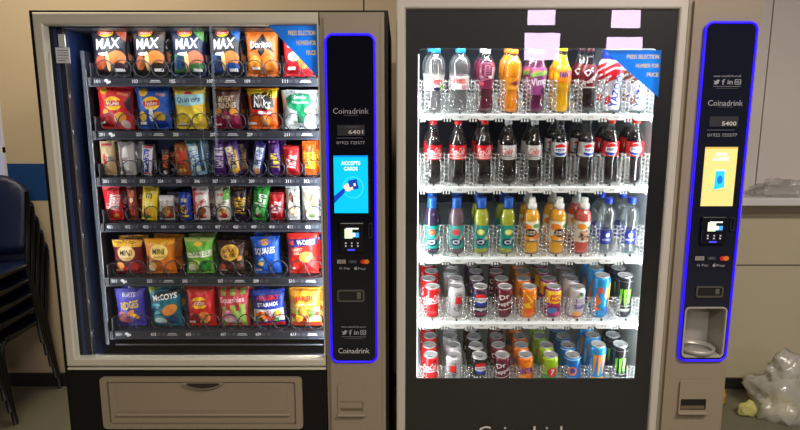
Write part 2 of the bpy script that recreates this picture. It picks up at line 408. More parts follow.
# rail with hinge blocks at the left inside, angled side guide
mb = MB()
mb.box(-1.125, -1.108, 2.04, 2.075, 0.64, 1.785, mat((34, 34, 38), 0.4))
for k in range(9): mb.box(-1.109, -1.106, 2.052, 2.07, 0.72+k*0.12, 0.735+k*0.12, mat((30, 30, 34), 0.6))
mb.box(-1.120, -1.100, 2.036, 2.042, 1.725, 1.765, mat((190, 190, 190), 0.4))
mb.build('hinge_rail', snack, off)
mb = MB(); mb.box(-1.095, -1.082, 2.12, 2.16, 0.66, 1.72, mat((46, 50, 60), 0.45)); mb.tube([(-1.080, 2.12, 1.66), (-1.080, 2.12, 0.75)], 0.002, steel)
mb.build('side_rail', snack, off)
mb = MB(); mb.box(-1.126, -1.081, 2.024, 2.026, 1.672, 1.722, mat((215, 216, 220), 0.5))
prints(mb, [R(0, .8, 1.6, .05, (120, 120, 130)), R(0, .65, 1.6, .05, (150, 150, 160)), R(0, .5, 1.6, .05, (120, 120, 130)), R(0, .3, 1.6, .05, (150, 150, 160)), R(-.2, .15, 1.1, .05, (120, 120, 130))], 0.0225, 0.05, flat(-1.1035, 1.672, 2.024))
mb.build('rating_label', snack, off)
# door frame
mb = MB()
def frame(mb, o, i, m_, y0=YF, y1=YF+0.030):
    """mitred frame of rounded section between the outer and inner rectangle (x0, x1, z0, z1)"""
    prof = [(0, y1), (0, y0+.006), (.05, y0+.002), (.16, y0), (.80, y0), (.93, y0+.003), (1, y0+.010), (1, y1)]; vs = []; fs = []
    for t, y in prof:
        r = [o[k]+(i[k]-o[k])*t for k in range(4)]; vs += [(r[0], y, r[2]), (r[1], y, r[2]), (r[1], y, r[3]), (r[0], y, r[3])]
    for j in range(len(prof)-1):
        for k in range(4): fs.append((j*4+k, j*4+(k+1) % 4, j*4+4+(k+1) % 4, j*4+4+k))
    mb.add(vs, fs, m_, False)
def bar(mb, x0, x1, z0, z1, m_, y0=YF, y1=YF+0.030, bev=0.006): mb.box(x0, x1, y0, y1, z0, z1, m_, bev=bev, seg=3)
frame(mb, (SX0, -0.262, 0.626, SZ), (-1.145, -0.268, 0.657, 1.789), champ)
mb.box(SX0, -0.262, YF+0.002, YF+0.03, 0.612, 0.620, champ, bev=0.002)
mb.box(-0.266, -0.258, YF+0.004, YF+0.03, 0.664, 1.789, mat((120, 118, 122), 0.3, metal=.6))
mb.build('door_frame', snack, off)
mb = MB(); mb.box(-1.147, -0.262, 2.013, 2.019, 0.660, 1.792, paneA); mb.build('window_pane', snack, off)
def corner_sticker(root, off, xa, xb, zt, zb, yf, round_):
    mb = MB(); c1 = mat((20, 140, 228), 0.35, name='sticker_blue'); nt = c1.node_tree
    if 'back' not in nt.nodes:                       # thin blue film, lit through from the shelves
        tl = nt.nodes.new('ShaderNodeBsdfTranslucent'); tl.name = 'back'; tl.inputs[0].default_value = lin((70, 185, 255))+(1,)
        mx = nt.nodes.new('ShaderNodeMixShader'); mx.inputs[0].default_value = .5
        nt.links.new(nt.nodes['Principled BSDF'].outputs[0], mx.inputs[1]); nt.links.new(tl.outputs[0], mx.inputs[2]); nt.links.new(mx.outputs[0], nt.nodes['Material Output'].inputs['Surface'])
    mb.plate([(xa, zt), (xb, zb), (xb, zt)], yf-0.001, yf, c1)
    W = xb-xa; H = zt-zb
    prints(mb, [T('PRESS SELECTION', .37, .86, 1.12, .09, (255, 238, 140), 0, .06), T('NUMBER FOR', .54, .67, .80, .09, (255, 238, 140), 0, .06), T('PRICE', .74, .48, .40, .09, (255, 238, 140), 0, .06)], W/2, H, flat((xa+xb)/2, zb, yf-0.001))
    mb.build('instruction_sticker', root, off)
corner_sticker(snack, off, -0.425, -0.268, 1.789, 1.625, 2.0128, False)
# lower front and delivery door
mb = MB(); mb.box(SX0, -0.262, YF+0.004, 2.04, 0.05, 0.606, blk); mb.box(SX0+.02, SX1-.02, 2.06, 2.7, 0.0, 0.05, blk); mb.build('lower_panel', snack, off)
mb = MB()
mb.plate(rrect(-1.064, -0.348, 0.392, 0.588, 0.014), 1.992, 2.004, champ2, holes=[rrect(-1.040, -0.372, 0.409, 0.572, 0.006)])
mb.plate(rrect(-1.037, -0.375, 0.412, 0.569, 0.006), 1.999, 2.004, champ2)
dd = mb.build('delivery_door', snack, off)
mb = MB(); mb.plate(rrect(-1.010, -0.402, 0.458, 0.566, 0.010), 1.997, 1.9992, champ2); mb.box(-1.018, -0.394, 1.990, 2.000, 0.440, 0.450, champ2, bev=0.004, seg=3); mb.build('push_flap', dd)
mb = MB(); n = 14; vs = []
arc = [(-0.766+0.140*k/n, 0.567-0.020*math.sin(PI*k/n)**0.8) for k in range(n+1)]
mb.plate([(-0.766, 0.5695)]+arc+[(-0.626, 0.5695)], 1.984, 2.0, champ2); mb.plate([(p[0], p[1]+0.004) for p in arc[1:-1]]+[(-0.64, 0.5705), (-0.75, 0.5705)], 1.9835, 1.985, mat((40, 34, 26), 0.6))
mb.build('handle', dd)
# inside bottom: chute with a bar of light glass shelf edge
mb = MB(); mb.box(-1.05, -0.285, 2.10, 2.104, 0.665, 0.670, mat((120, 124, 132), 0.3, metal=.6)); mb.box(-1.10, -0.265, 2.05, 2.06, 0.640, 0.650, mat((60, 62, 70), 0.3, metal=.5)); mb.box(-1.05, -0.285, 2.12, 2.7, 0.612, 0.625, mat((20, 21, 26), 0.3)); mb.build('drop_chute', snack, off)
# control column
mb = MB(); x0, x1 = -0.258, -0.051
bm = bmesh.new(); bmesh.ops.create_cube(bm, size=1)
for q in bm.verts: q.co = Vector(((x0+x1)/2+q.co.x*(x1-x0), 2.02+q.co.y*0.060, SZ/2+0.02+q.co.z*(SZ-0.04)))
ed = [e for e in bm.edges if all(v.co.y < 2.0 for v in e.verts)]
bmesh.ops.bevel(bm, geom=ed, offset=0.014, segments=4, affect='EDGES'); mb.bm(bm, champ2, False)
mb.build('control_column', snack, off)
def pz(py, Y=1.985): return at(400, py, Y).z
def pxx(px, py, Y=1.985): return at(px, py, Y).x
yf = 1.985; z0, z1 = 0.652, 1.757; x0, x1 = -0.238, -0.083; H = z1-z0
def vv(py): return (pz(py)-z0)/H
texts = [T('Coinadrink', 0, vv(111), 1.50, .0165, lt, 0, 0.0), R(0, vv(115.6), .6, .0012, (90, 90, 100)),
         R(0, vv(130.3), 1.16, .0310, (24, 26, 34)), T('6401', .20, vv(132), .62, .0120, (205, 200, 195), 0, .03), R(0.06, vv(127), .6, .0012, (110, 108, 108)),
         R(-.05, vv(138), 1.1, .0015, (100, 100, 108)), T('01922 725577', -.02, vv(142.7), 1.20, .0090, lt, 0, 0)]
texts += pay_marks(vv(261.5), .0145) + social(0, vv(332), 1.10, .0145) + [T('Coinadrink', 0, vv(350), 1.40, .0175, (200, 200, 200), 0, 0.0)]
scr = dict(x0=pxx(334, 185), x1=pxx(368, 185), z0=pz(213), z1=pz(155.5), c=(0, 176, 232), e=0.95, p=[
    R(0, .985, 2, .03, (0, 130, 220)), T('ACCEPTS', 0, .87, 1.12, .065, W_, 0, .05), T('CARDS', 0, .775, .80, .065, W_, 0, .05),
    E(.12, .45, .62, .19, (60, 205, 246)), E(.12, .45, .58, .177, (0, 182, 236)),
    G([(-1, .30), (-1, .17), (-.38, .36), (-.28, .47)], (10, 60, 170)), E(-.2, .45, .2, .07, (240, 205, 185), 30), R(.15, .50, .52, .17, (20, 60, 150), 12), R(-.02, .43, .3, .05, (240, 205, 185), 15), R(.22, .5, .12, .05, (220, 220, 230), 12)])
pn = control_panel(snack, off, x0, x1, z0, z1, yf, 6401, scr, texts, True)
card_reader(pn, pxx(340, 235), pxx(364, 235), pz(251), pz(222), yf, pxx(368.5, 230))
coin_slot(pn, pxx(337.5, 295), pxx(364.5, 295), pz(301.5), pz(289.5), yf)
coin_return(snack, off, pxx(338, 400, 1.99), pxx(365, 400, 1.99), pz(414, 1.99), pz(383, 1.99), 1.990, champ2)

# trays of the snack machine
TX0, TX1 = -1.046, -0.276
trays = [(75.5, 6, 1), (128.5, 6, 2), (175.0, 12, 3), (220.5, 12, 4), (274.5, 6, 5), (327.5, 6, 6)]
tm = mat((52, 55, 64), 0.35, metal=0.3, name='tray_metal'); strip = mat((44, 46, 54), 0.4, name='price_strip_black')
def coil_mesh():
    mb = MB(); pts = []; r = 0.029; turns = 5; y = 0; N = 22
    for t in range(turns):
        for k in range(N):
            a = -PI/2+2*PI*k/N; fr_ = k/N
            pts.append((r*math.cos(a), y, r+r*math.sin(a)))
            if (k in (0, 1) and t > 0) or k in (N-1, N-2): y += 0.015
    mb.tube(pts, 0.0019, wire, 5); return mb
coil0 = None; TZ = []
for py, n, num in trays:
    zt = at(400, py+1.5, 2.112).z; TZ.append(zt)
    mb = MB(); mb.box(TX0, TX1, 2.102, 2.70, zt-0.008, zt-0.003, tm)
    mb.box(TX0-0.004, TX1+0.004, 2.098, 2.102, zt-0.028, zt-0.003, strip); mb.box(TX0-0.006, TX1+0.006, 2.094, 2.102, zt-0.033, zt-0.028, mat((74, 78, 90), 0.35, metal=.5), bev=0.0015)
    for sx in (TX0-0.010, TX1+0.006): mb.box(sx, sx+0.004, 2.098, 2.70, zt-0.033, zt+0.045, tm)
    mb.box(TX0-0.018, TX0-0.006, 2.094, 2.112, zt-0.034, zt-0.002, mat((44, 46, 52), 0.5))
    tr_ = mb.build('tray', snack, off)
    step = (TX1-TX0)/n; HWt = (TX1-TX0)/2
    for k in range(n):
        mb = MB(); pr = []
        u = (k*step+0.012-HWt)/HWt; s_ = num*100+(2*k+1 if n == 6 else k+1)
        pr.append(T(str(s_), u, .5, .050, .50, (235, 235, 240), 0, .03))
        if n == 6:
            pr += [R(u+.05, .5, .035, .45, (78, 80, 88)), R(u+.10, .5, .035, .45, (78, 80, 88))]
            if k % 2 == 1: pr += [R(u+.18, .60, .08, .14, (190, 190, 195)), R(u+.18, .38, .10, .12, (180, 180, 185))]
            if k == 0: pr += [E(u+.08, .6, .018, .22, (235, 235, 235)), R(u+.10, .35, .04, .3, (225, 225, 225), 20)]
        else:
            pr += [R(u+.045, .5, .028, .45, (78, 80, 88)), R(u+.085, .5, .028, .45, (78, 80, 88))]
        prints(mb, pr, HWt, 0.024, flat((TX0+TX1)/2, zt-0.027, 2.098), lim=.05); mb.build('number_label', tr_)
    for k in range(12 if n == 12 else 12):
        if n == 12: cx = TX0+step*(k+.5)
        else: cx = TX0+step*(k//2+.5)+(-0.031, 0.031)[k % 2]
        if coil0 is None:
            coil0 = coil_mesh().build('coil', tr_); c = coil0
        else:
            c = coil0.copy(); COL.objects.link(c); c.parent = tr_
        c.location = (cx, 2.112, zt-0.001)
    dv = None
    for k in range(n+1):
        xx = TX0+step*k
        if k in (0, n): continue
        if dv is None:
            mb = MB(); mb.box(-0.001, 0.001, 2.125, 2.69, 0, 0.075 if n == 6 else 0.06, mat((46, 50, 60), 0.4, metal=.3)); dv = mb.build('divider', tr_); c = dv
        else:
            c = dv.copy(); COL.objects.link(c); c.parent = tr_
        c.location = (xx, 0, zt-0.003)

# ------------------------------------------------------------------ packets
def sup(x, p): return abs(x)**p
def packet(name, W, H, T_, base, specs, seed=0, seal=None, flare=0.10, top=None, foil=0.28):
    rd = random.Random(seed); ph = [rd.uniform(0, 6.28) for _ in range(6)]
    HW = W/2
    def sv(v): v = min(1, max(0, (v-.055)/.89)); return math.sin(PI*v)**0.45 if 0 < v < 1 else 0
    def wid(v): return HW*(1-flare*math.sin(PI*min(1, max(0, v))))
    def yo(u, v):
        s = sv(v)*max(0, 1-sup(u, 3.2))
        cr = 0.0026*(math.sin(5*u+ph[0]+4*v)*math.sin(9*v+ph[1])+.7*math.sin(11*u+ph[2])*math.sin(14*v+ph[3]))
        edge = (1-sup(u, 6))
        cz = 0.0012*math.sin(24*u+ph[4])*edge*(1-s)
        return T_/2*s+cr*(.3+.7*s)*edge*(T_/0.05+.4)+cz
    nu, nv = 16, 20
    GY = [[yo(-1+2*i/nu, j/nv) for i in range(nu+1)] for j in range(nv+1)]
    def fm(x, z, o):                                 # follows the film's own facets
        a = max(0, min(nu-1e-6, (x/HW+1)/2*nu)); b = max(0, min(nv-1e-6, z/H*nv)); i, j = int(a), int(b); p, q = a-i, b-j
        y = (GY[j][i]*(1-p)+GY[j][i+1]*p)*(1-q)+(GY[j+1][i]*(1-p)+GY[j+1][i+1]*p)*q
        w2 = wid(j/nv)*(1-q)+wid((j+1)/nv)*q
        return (x/HW*w2, -y-o-0.0004, z)
    mb = MB()
    mf = mat(base, foil, spec=.6, bump=0.45, bscale=60, name='foil_film'); ms = mat(seal or base, foil, spec=.6, bump=0.3, bscale=90, name='foil_seal')
    for side in (0, 1):
        vs = []; 
        for j in range(nv+1):
            for i in range(nu+1):
                u = -1+2*i/nu; v = j/nv
                y = yo(u, v); vs.append((u*wid(v), (-y if side == 0 else y), v*H))
        for j in range(nv):
            fs = []
            for i in range(nu):
                a = j*(nu+1)+i; q = (a, a+1, a+nu+2, a+nu+1); fs.append(q if side == 0 else tuple(reversed(q)))
            isseal = j == 0 or j == nv-1
            sub = sorted({i for f in fs for i in f}); mp = {i: k for k, i in enumerate(sub)}
            mb.add([vs[i] for i in sub], [tuple(mp[i] for i in f) for f in fs], ms if isseal else mf, True)
    # weld rows of one side
    specs = [q[:3]+(q[3]*.88,)+q[4:] if q[0] == 't' and abs(q[6]) < 45 else q for q in specs]
    prints(mb, specs, HW, H, fm, lim=0.011, xlim=HW*.985, rough=foil+.02)
    o = mb.build(name)
    bm = bmesh.new(); bm.from_mesh(o.data); bmesh.ops.remove_doubles(bm, verts=bm.verts[:], dist=0.00006); bm.to_mesh(o.data); bm.free()
    return o
FOOD = [(205, 110, 40), (235, 150, 60), (180, 70, 30)]
def logo(cx, cy, s=.42, a=.085, txt='Walkers'):
    return [E(cx, cy, s, a, (250, 200, 40)), R(cx, cy, s*1.95, a*.8, (205, 30, 30), 4), T(txt, cx, cy, s*1.6, a*.62, W_, 4, .03, .2)]
def maxbag(c1, acc, food=((214, 120, 62), (190, 84, 44))):
    return [G([(.1, .98), (.95, .98), (.95, .70)], c1)]+logo(-.12, .87, .42, .075)+[T('MAX', .0, .66, 1.55, .21, (222, 224, 230), 4, .05, .15),
            G([(-.85, .44), (-.1, .5), (.0, .08), (-.85, .08)], acc), E(.42, .36, .5, .16, food[0], 15), E(-.5, .28, .32, .15, food[1], -20), E(.45, .18, .42, .1, acc, 10), R(.52, .13, .5, .06, (235, 235, 235)), E(-.05, .3, .12, .2, (236, 190, 120)),
            E(-.3, .45, .3, .03, (235, 235, 235))]
P = {}
ink = (26, 27, 36)
items = [
 # row, x0, x1, ytop, ybottom, thickness, base, prints, description
 (1, 92, 130, 27, 75, .045, ink, maxbag((176, 78, 50), (60, 40, 50)), 'dark navy ridged crisp packet with red-orange corner and steak picture', 'crisp packet'),
 (1, 132, 169, 27, 75, .045, (24, 24, 24), maxbag((70, 46, 38), (38, 30, 26), ((200, 116, 50), (170, 90, 40))), 'black ridged crisp packet with brown corner and orange food picture', 'crisp packet'),
 (1, 171, 207, 27, 75, .045, (22, 34, 62), maxbag((90, 150, 70), (60, 110, 60), ((196, 110, 78), (30, 60, 100))), 'navy ridged crisp packet with green corner and lime picture', 'crisp packet'),
 (1, 209, 243, 27, 75, .045, (25, 26, 32), maxbag((30, 90, 170), (30, 70, 140), ((190, 112, 50), (40, 50, 80))), 'black ridged crisp packet with bright blue corner', 'crisp packet'),
 (1, 245, 280, 29, 75, .045, (206, 104, 34), [G([(-.75, .52), (.1, .9), (.85, .5), (.1, .62)], (30, 24, 22)), G([(-.2, .5), (.1, .92), (.25, .52), (.0, .42)], (30, 24, 22)), T('Doritos', 0, .67, 1.5, .14, W_, 3, .03, .1), E(-.4, .3, .4, .14, (236, 150, 52), 20), E(.45, .28, .38, .15, (226, 130, 40), -20), R(-.35, .17, .5, .05, (240, 235, 225))], 'orange tortilla chip packet with black arrow shape', 'crisp packet'),
 (1, 282, 316, 29, 75, .045, (206, 28, 36), [T('Doritos', -.05, .68, 1.5, .13, W_, 3, .03, .1), E(-.3, .42, .4, .1, (240, 230, 220), 12), E(.3, .3, .36, .14, (236, 130, 40), -30), R(-.45, .17, .5, .07, (240, 230, 225))], 'bright red tortilla chip packet half behind the blue corner sticker', 'crisp packet'),
 (2, 97, 135, 86, 128, .045, (208, 20, 28), [E(-.6, .88, .2, .08, (240, 190, 60)), R(.45, .82, .6, .06, (225, 120, 80), -8)]+logo(-.05, .60, .5, .16)+[E(.3, .28, .36, .12, (240, 170, 60), 15), E(-.4, .18, .4, .12, (150, 10, 20), 25), E(.55, .12, .25, .1, (230, 200, 200)), R(-.7, .14, .3, .05, W_, 20), G([(.6, .6), (.95, .9), (.95, .3)], (60, 40, 60)), E(-.5, .4, .16, .06, (240, 170, 50), 30)], 'red crisp packet with yellow and red oval badge', 'crisp packet'),
 (2, 136, 173, 86, 128, .045, (16, 84, 180), [E(-.5, .86, .25, .1, (240, 190, 60)), R(.5, .8, .5, .06, (170, 120, 120), -8)]+logo(-.02, .60, .52, .16)+[E(-.62, .3, .25, .12, (235, 190, 50), 30), E(.42, .3, .32, .11, (200, 160, 50), -20), E(-.05, .34, .16, .16, (220, 225, 235)), E(.35, .12, .45, .09, (10, 50, 150)), R(-.6, .14, .4, .07, W_)], 'bright blue crisp packet with yellow and red oval badge', 'crisp packet'),
 (2, 173, 208, 86, 128, .045, (232, 200, 60), [R(0, .92, 1.9, .08, (246, 226, 120)), E(0, .82, .25, .05, (205, 30, 30)), G([(-.95, .58), (-.9, .80), (.9, .82), (.95, .60), (0, .53)], (160, 215, 225)), T('Quavers', 0, .68, 1.7, .15, (16, 44, 110), 2, .03, .15), E(-.4, .3, .38, .17, (248, 222, 70), 10), E(.4, .3, .38, .17, (248, 222, 70), -10), E(-.35, .3, .22, .09, (215, 180, 40)), R(-.4, .12, .6, .05, W_)], 'yellow puffed snack packet with pale blue name band', 'crisp packet'),
 (2, 212, 243, 86, 128, .040, (74, 34, 30), [R(.0, .94, 1.7, .05, (225, 150, 30)), T('WHEAT', 0, .70, 1.3, .14, (214, 196, 160), 3, .05), T('CRUNCHIES', 0, .55, 1.6, .13, (214, 196, 160), 3, .04), G([(-.95, .32), (0, .42), (.95, .32), (.95, .02), (-.95, .02)], (130, 22, 60)), E(-.6, .40, .3, .08, (215, 140, 40), 20), E(.55, .40, .3, .08, (215, 140, 40), -20), T('BACON', 0, .28, .7, .07, (235, 200, 170), 0, .03), R(-.6, .1, .4, .05, W_)], 'dark brown packet with cream lettering and crimson lower part', 'crisp packet'),
 (2, 247, 279, 88, 128, .045, (236, 100, 20), [G([(-.98, .98), (.98, .98), (.95, .76), (-.9, .82)], (240, 205, 30)), G([(-.7, .48), (-.75, .85), (.65, .92), (.85, .55), (.1, .42)], (28, 24, 24)), T('NIK', -.1, .76, .9, .15, W_, -4, .07), T('NAKS', .05, .60, 1.3, .17, W_, -6, .07), R(0, .40, 1.4, .14, (205, 30, 30), -3), R(.2, .40, .9, .06, (245, 235, 225), -3), E(.3, .22, .4, .12, (245, 140, 40)), R(-.65, .14, .5, .06, W_)], 'orange packet with jagged black and white lettering', 'crisp packet'),
 (2, 281, 318, 90, 128, .045, (214, 222, 220), [G([(-.6, .55), (-.75, .78), (-.3, .93), (.6, .9), (.8, .7), (.55, .5), (.3, .15), (-.05, .15), (-.1, .45)], (24, 128, 84)), T('Smiths', .1, .82, .8, .09, (225, 240, 230), 0, .03), T('Chipsticks', .1, .68, 1.1, .08, (225, 240, 230), 0, .02), E(.6, .48, .25, .08, (190, 170, 120))], 'white packet with a large green splash shape', 'crisp packet'),
 (3, 101, 116, 141, 174, .028, (196, 168, 122), [R(-.1, .45, .8, .35, (225, 200, 160)), T('KitKat', -.1, .45, .28, .7, (200, 30, 40), 0, .04) if 0 else R(-.3, .48, .45, .30, (205, 40, 40), 8), T('CHUNKY', .25, .5, .6, .30, (60, 70, 130), 90, .03), R(0, .9, 1.5, .06, (210, 60, 90))], 'beige chocolate bar with a red patch', 'chocolate bar'),
 (3, 119, 136, 142, 174, .028, (176, 172, 172), [E(0, .5, .35, .40, (214, 212, 212)), T('Milky', 0, .5, .5, .3, (120, 60, 60), 90, .03), R(-.6, .5, .2, .8, (140, 110, 90))], 'silvery chocolate bar in a shiny wrapper', 'chocolate bar'),
 (3, 140, 151, 146, 174, .022, (226, 222, 226), [R(0, .5, 1.1, .80, (24, 60, 170)), T('SNICKERS', 0, .5, 1.8, .17, W_, 90, .04) if 0 else T('SNICKERS', 0, .5, 3.6, .17, W_, 82, .04), R(0, .96, 1.6, .05, (205, 30, 30)), R(0, .05, 1.6, .05, (200, 40, 50))], 'slim white bar with a blue lettered panel leaning back', 'chocolate bar'),
 (3, 161, 169, 149, 172, .018, (44, 26, 24), [T('MARS', 0, .55, 3.2, .24, (236, 110, 50), 84, .06), E(0, .1, .5, .08, W_)], 'very slim dark bar with orange upright lettering', 'chocolate bar'),
 (3, 175, 190, 143, 174, .026, (150, 84, 36), [R(0, .93, 1.5, .07, (205, 130, 60)), T('TWIX', 0, .55, 1.9, .3, (205, 30, 24), 84, .07), T('Twix', 0, .55, 1.8, .26, (225, 60, 30), 84, .05), E(0, .14, .6, .08, (220, 170, 90)), R(-.75, .5, .15, .7, (210, 150, 80))], 'caramel brown bar with red upright lettering', 'chocolate bar'),
 (3, 190, 207, 138, 174, .026, (140, 190, 215), [R(0, .93, 1.6, .08, (70, 140, 90)), R(.6, .5, .5, .8, (40, 54, 60)), R(-.1, .45, 1.1, .7, (205, 232, 240)), T('BOUNTY', -.1, .48, 2.0, .36, (24, 90, 180), 98, .05)], 'pale blue coconut bar leaning to the left', 'chocolate bar'),
 (3, 213, 226, 139, 174, .024, (70, 26, 110), [R(0, .95, 1.6, .06, (130, 70, 170)), T('DAIRY MILK', 0, .5, 3.2, .38, (225, 215, 235), 88, .04)], 'purple chocolate bar with pale upright lettering', 'chocolate bar'),
 (3, 228, 243, 139, 174, .024, (78, 40, 120), [R(-.1, .45, 1.1, .72, (238, 226, 190), 4), T('CARAMEL', -.1, .45, 2.4, .40, (80, 40, 130), 96, .04), E(0, .12, .5, .09, (235, 180, 60)), R(.6, .4, .25, .6, (235, 190, 50))], 'purple, cream and yellow bar leaning to the left', 'chocolate bar'),
 (3, 250, 262, 142, 174, .024, (50, 48, 120), [R(0, .5, 1.2, .72, (214, 228, 240), -4), T('Milky Way', 0, .55, 2.6, .40, (24, 70, 180), 82, .05), E(0, .12, .6, .1, (200, 140, 90))], 'white and blue bar with purple ends leaning to the right', 'chocolate bar'),
 (3, 269, 281, 140, 175, .024, (76, 30, 118), [T('Twirl', 0, .40, 2.6, .5, (240, 215, 50), 86, .05), R(0, .95, 1.5, .06, (150, 90, 180))], 'purple bar with yellow upright lettering', 'chocolate bar'),
 (3, 283, 300, 146, 175, .026, (176, 16, 26), [R(0, .92, 1.7, .06, (210, 60, 60)), E(0, .48, .42, .30, (205, 24, 32)), T('KitKat', 0, .48, 1.5, .36, W_, 84, .05), E(0, .48, .2, .02, (200, 20, 30))], 'deep red bar with white upright lettering on the third shelf', 'chocolate bar'),
 (3, 302, 317, 141, 175, .026, (236, 96, 20), [R(0, .92, 1.8, .12, (240, 110, 30)), R(0, .45, .9, .7, (214, 70, 20)), T('REESES', 0, .45, 2.2, .5, (250, 215, 40), 86, .06)], 'bright orange bar with yellow upright lettering', 'chocolate bar'),
 (4, 106, 124, 186, 220, .035, (212, 16, 28), [R(0, .93, 1.7, .05, (230, 90, 90)), T('Maltesers', .05, .55, 1.7, .42, W_, 78, .04), E(-.4, .22, .3, .1, (120, 40, 30)), E(.3, .12, .3, .08, (235, 150, 60)), R(-.7, .25, .2, .3, (235, 130, 60))], 'red chocolate ball pouch with white slanted lettering', 'sweet packet'),
 (4, 128, 138, 186, 219, .022, (110, 48, 30), [R(0, .8, 1.2, .2, (190, 90, 60)), R(0, .35, 1.2, .4, (170, 60, 44)), E(0, .6, .4, .08, (230, 200, 180))], 'slim reddish brown bar', 'chocolate bar'),
 (4, 140, 156, 186, 220, .030, (238, 208, 50), [T('MMs', 0, .72, 1.3, .2, (80, 110, 40), 0, .05) if 0 else T('m', 0, .74, .9, .16, (70, 100, 40), 0, .08), E(0, .50, .5, .1, (250, 235, 150)), E(.0, .25, .5, .12, (232, 170, 60)), E(.1, .18, .3, .08, (190, 90, 40)), E(-.1, .1, .4, .05, (90, 150, 50))], 'yellow sweet packet with green marks', 'sweet packet'),
 (4, 159, 175, 195, 220, .030, (180, 182, 184), [R(0, .88, 1.8, .16, (205, 205, 210)), G([(-.9, .35), (.9, .6), (.9, .1), (-.9, .1)], (120, 70, 36)), G([(-.6, .3), (.1, .7), (.7, .3), (.0, .15)], (205, 150, 90)), E(.5, .22, .3, .1, (170, 40, 36))], 'short silver biscuit packet with brown lower half', 'biscuit packet'),
 (4, 179, 192, 192, 220, .026, (20, 60, 170), [T('OREO', 0, .72, 1.3, .13, (235, 230, 160), 0, .05), E(0, .40, .6, .16, (226, 180, 120)), E(0, .40, .4, .11, (120, 70, 40)), R(0, .15, 1.2, .08, (240, 200, 60))], 'short blue biscuit packet with round biscuit picture', 'biscuit packet'),
 (4, 193, 210, 186, 220, .028, (232, 228, 226), [R(-.75, .55, .35, .8, (205, 26, 36)), T('kinder', 0, .80, 1.3, .10, (205, 30, 36), 6, .04), T('Bueno', .05, .55, 1.4, .16, (205, 30, 40), 30, .04), E(.2, .3, .4, .12, (130, 70, 40), 30), E(0, .12, .6, .08, (180, 40, 40)), E(.4, .12, .2, .05, (225, 190, 150))], 'white and red wafer bar with brown pieces', 'chocolate bar'),
 (4, 215, 231, 186, 221, .028, (226, 226, 214), [R(.55, .78, .7, .34, (90, 170, 60)), R(0, .97, 1.6, .05, (190, 180, 90)), T('kinder', -.1, .78, 1.1, .10, (205, 40, 46), 6, .04), T('bueno', 0, .52, 1.3, .12, (90, 60, 50), 30, .03), E(0, .26, .5, .1, (190, 120, 60), 30), E(.1, .14, .5, .08, (205, 50, 50)), E(-.3, .2, .2, .06, (240, 220, 180))], 'white bar with a green upper corner', 'chocolate bar'),
 (4, 233, 247, 187, 220, .026, (44, 24, 44), [T('YORKIE', -.1, .45, 2.6, .50, (235, 190, 50), 86, .06), R(0, .95, 1.5, .05, (160, 110, 40))], 'dark bar with golden yellow upright lettering', 'chocolate bar'),
 (4, 250, 266, 185, 221, .028, (40, 160, 56), [R(0, .93, 1.7, .09, (70, 190, 80)), E(0, .58, .42, .26, (30, 120, 46)), T('Aero', 0, .60, 1.6, .34, (240, 245, 235), 84, .05), E(0, .30, .4, .09, (150, 220, 150)), E(.0, .14, .5, .08, (90, 60, 40)), E(-.2, .2, .2, .05, (210, 235, 200))], 'bright green mint bar', 'chocolate bar'),
 (4, 268, 285, 192, 220, .026, (170, 14, 26), [R(0, .90, 1.7, .08, (200, 50, 56)), E(0, .48, .44, .32, (206, 24, 32)), T('KitKat', 0, .48, 1.4, .36, W_, 84, .05)], 'deep red bar with white upright lettering on the fourth shelf', 'chocolate bar'),
 (4, 286, 300, 186, 220, .026, (214, 216, 210), [E(-.1, .68, .3, .16, (120, 60, 40), 10), T('Coconut', .5, .5, 2.4, .22, (90, 60, 60), 88, .03), E(0, .28, .5, .13, (226, 170, 110), 20), E(0, .28, .3, .07, (250, 240, 220), 20)], 'white and grey bar with a brown oval', 'chocolate bar'),
 (4, 302, 319, 186, 220, .028, (228, 226, 220), [R(-.4, .72, .4, .25, (220, 190, 150), 20), E(.1, .66, .25, .12, (160, 100, 60), -30), E(.4, .5, .3, .1, (210, 150, 90), 20), E(-.2, .28, .4, .12, (200, 190, 130)), T('White', .55, .35, 1.2, .14, (80, 90, 130), 80, .03), E(.2, .14, .4, .07, (110, 130, 80))], 'white bar with pale brown nut pictures', 'chocolate bar'),
 (5, 113, 145, 239, 274, .045, (112, 22, 34), [G([(-.98, .98), (.98, .98), (.95, .80), (-.95, .80)], (225, 170, 40)), E(0, .62, .62, .22, (232, 190, 120)), E(0, .62, .55, .18, (240, 206, 130)), T('MINI', 0, .64, .95, .16, (30, 24, 24), 0, .05), T('cheddars', 0, .50, .8, .05, (90, 30, 30), 0, .02), E(-.45, .25, .3, .13, (236, 150, 60)), E(.45, .25, .32, .13, (200, 50, 50)), E(0, .15, .3, .08, (205, 40, 50)), R(-.6, .1, .5, .06, (235, 205, 180))], 'maroon cheese biscuit packet with gold top', 'crisp packet'),
 (5, 145, 177, 238, 274, .045, (222, 124, 26), [G([(-.98, .98), (.98, .98), (.95, .84), (-.95, .84)], (236, 170, 40)), E(0, .64, .62, .22, (246, 214, 110)), T('MINI', 0, .66, .95, .16, (30, 24, 24), 0, .05), T('cheddars', 0, .51, .8, .05, (120, 60, 20), 0, .02), E(-.5, .25, .3, .13, (240, 190, 130)), E(.4, .22, .4, .14, (240, 120, 30)), R(-.6, .12, .5, .08, (240, 225, 205))], 'orange cheese biscuit packet with black lettering', 'crisp packet'),
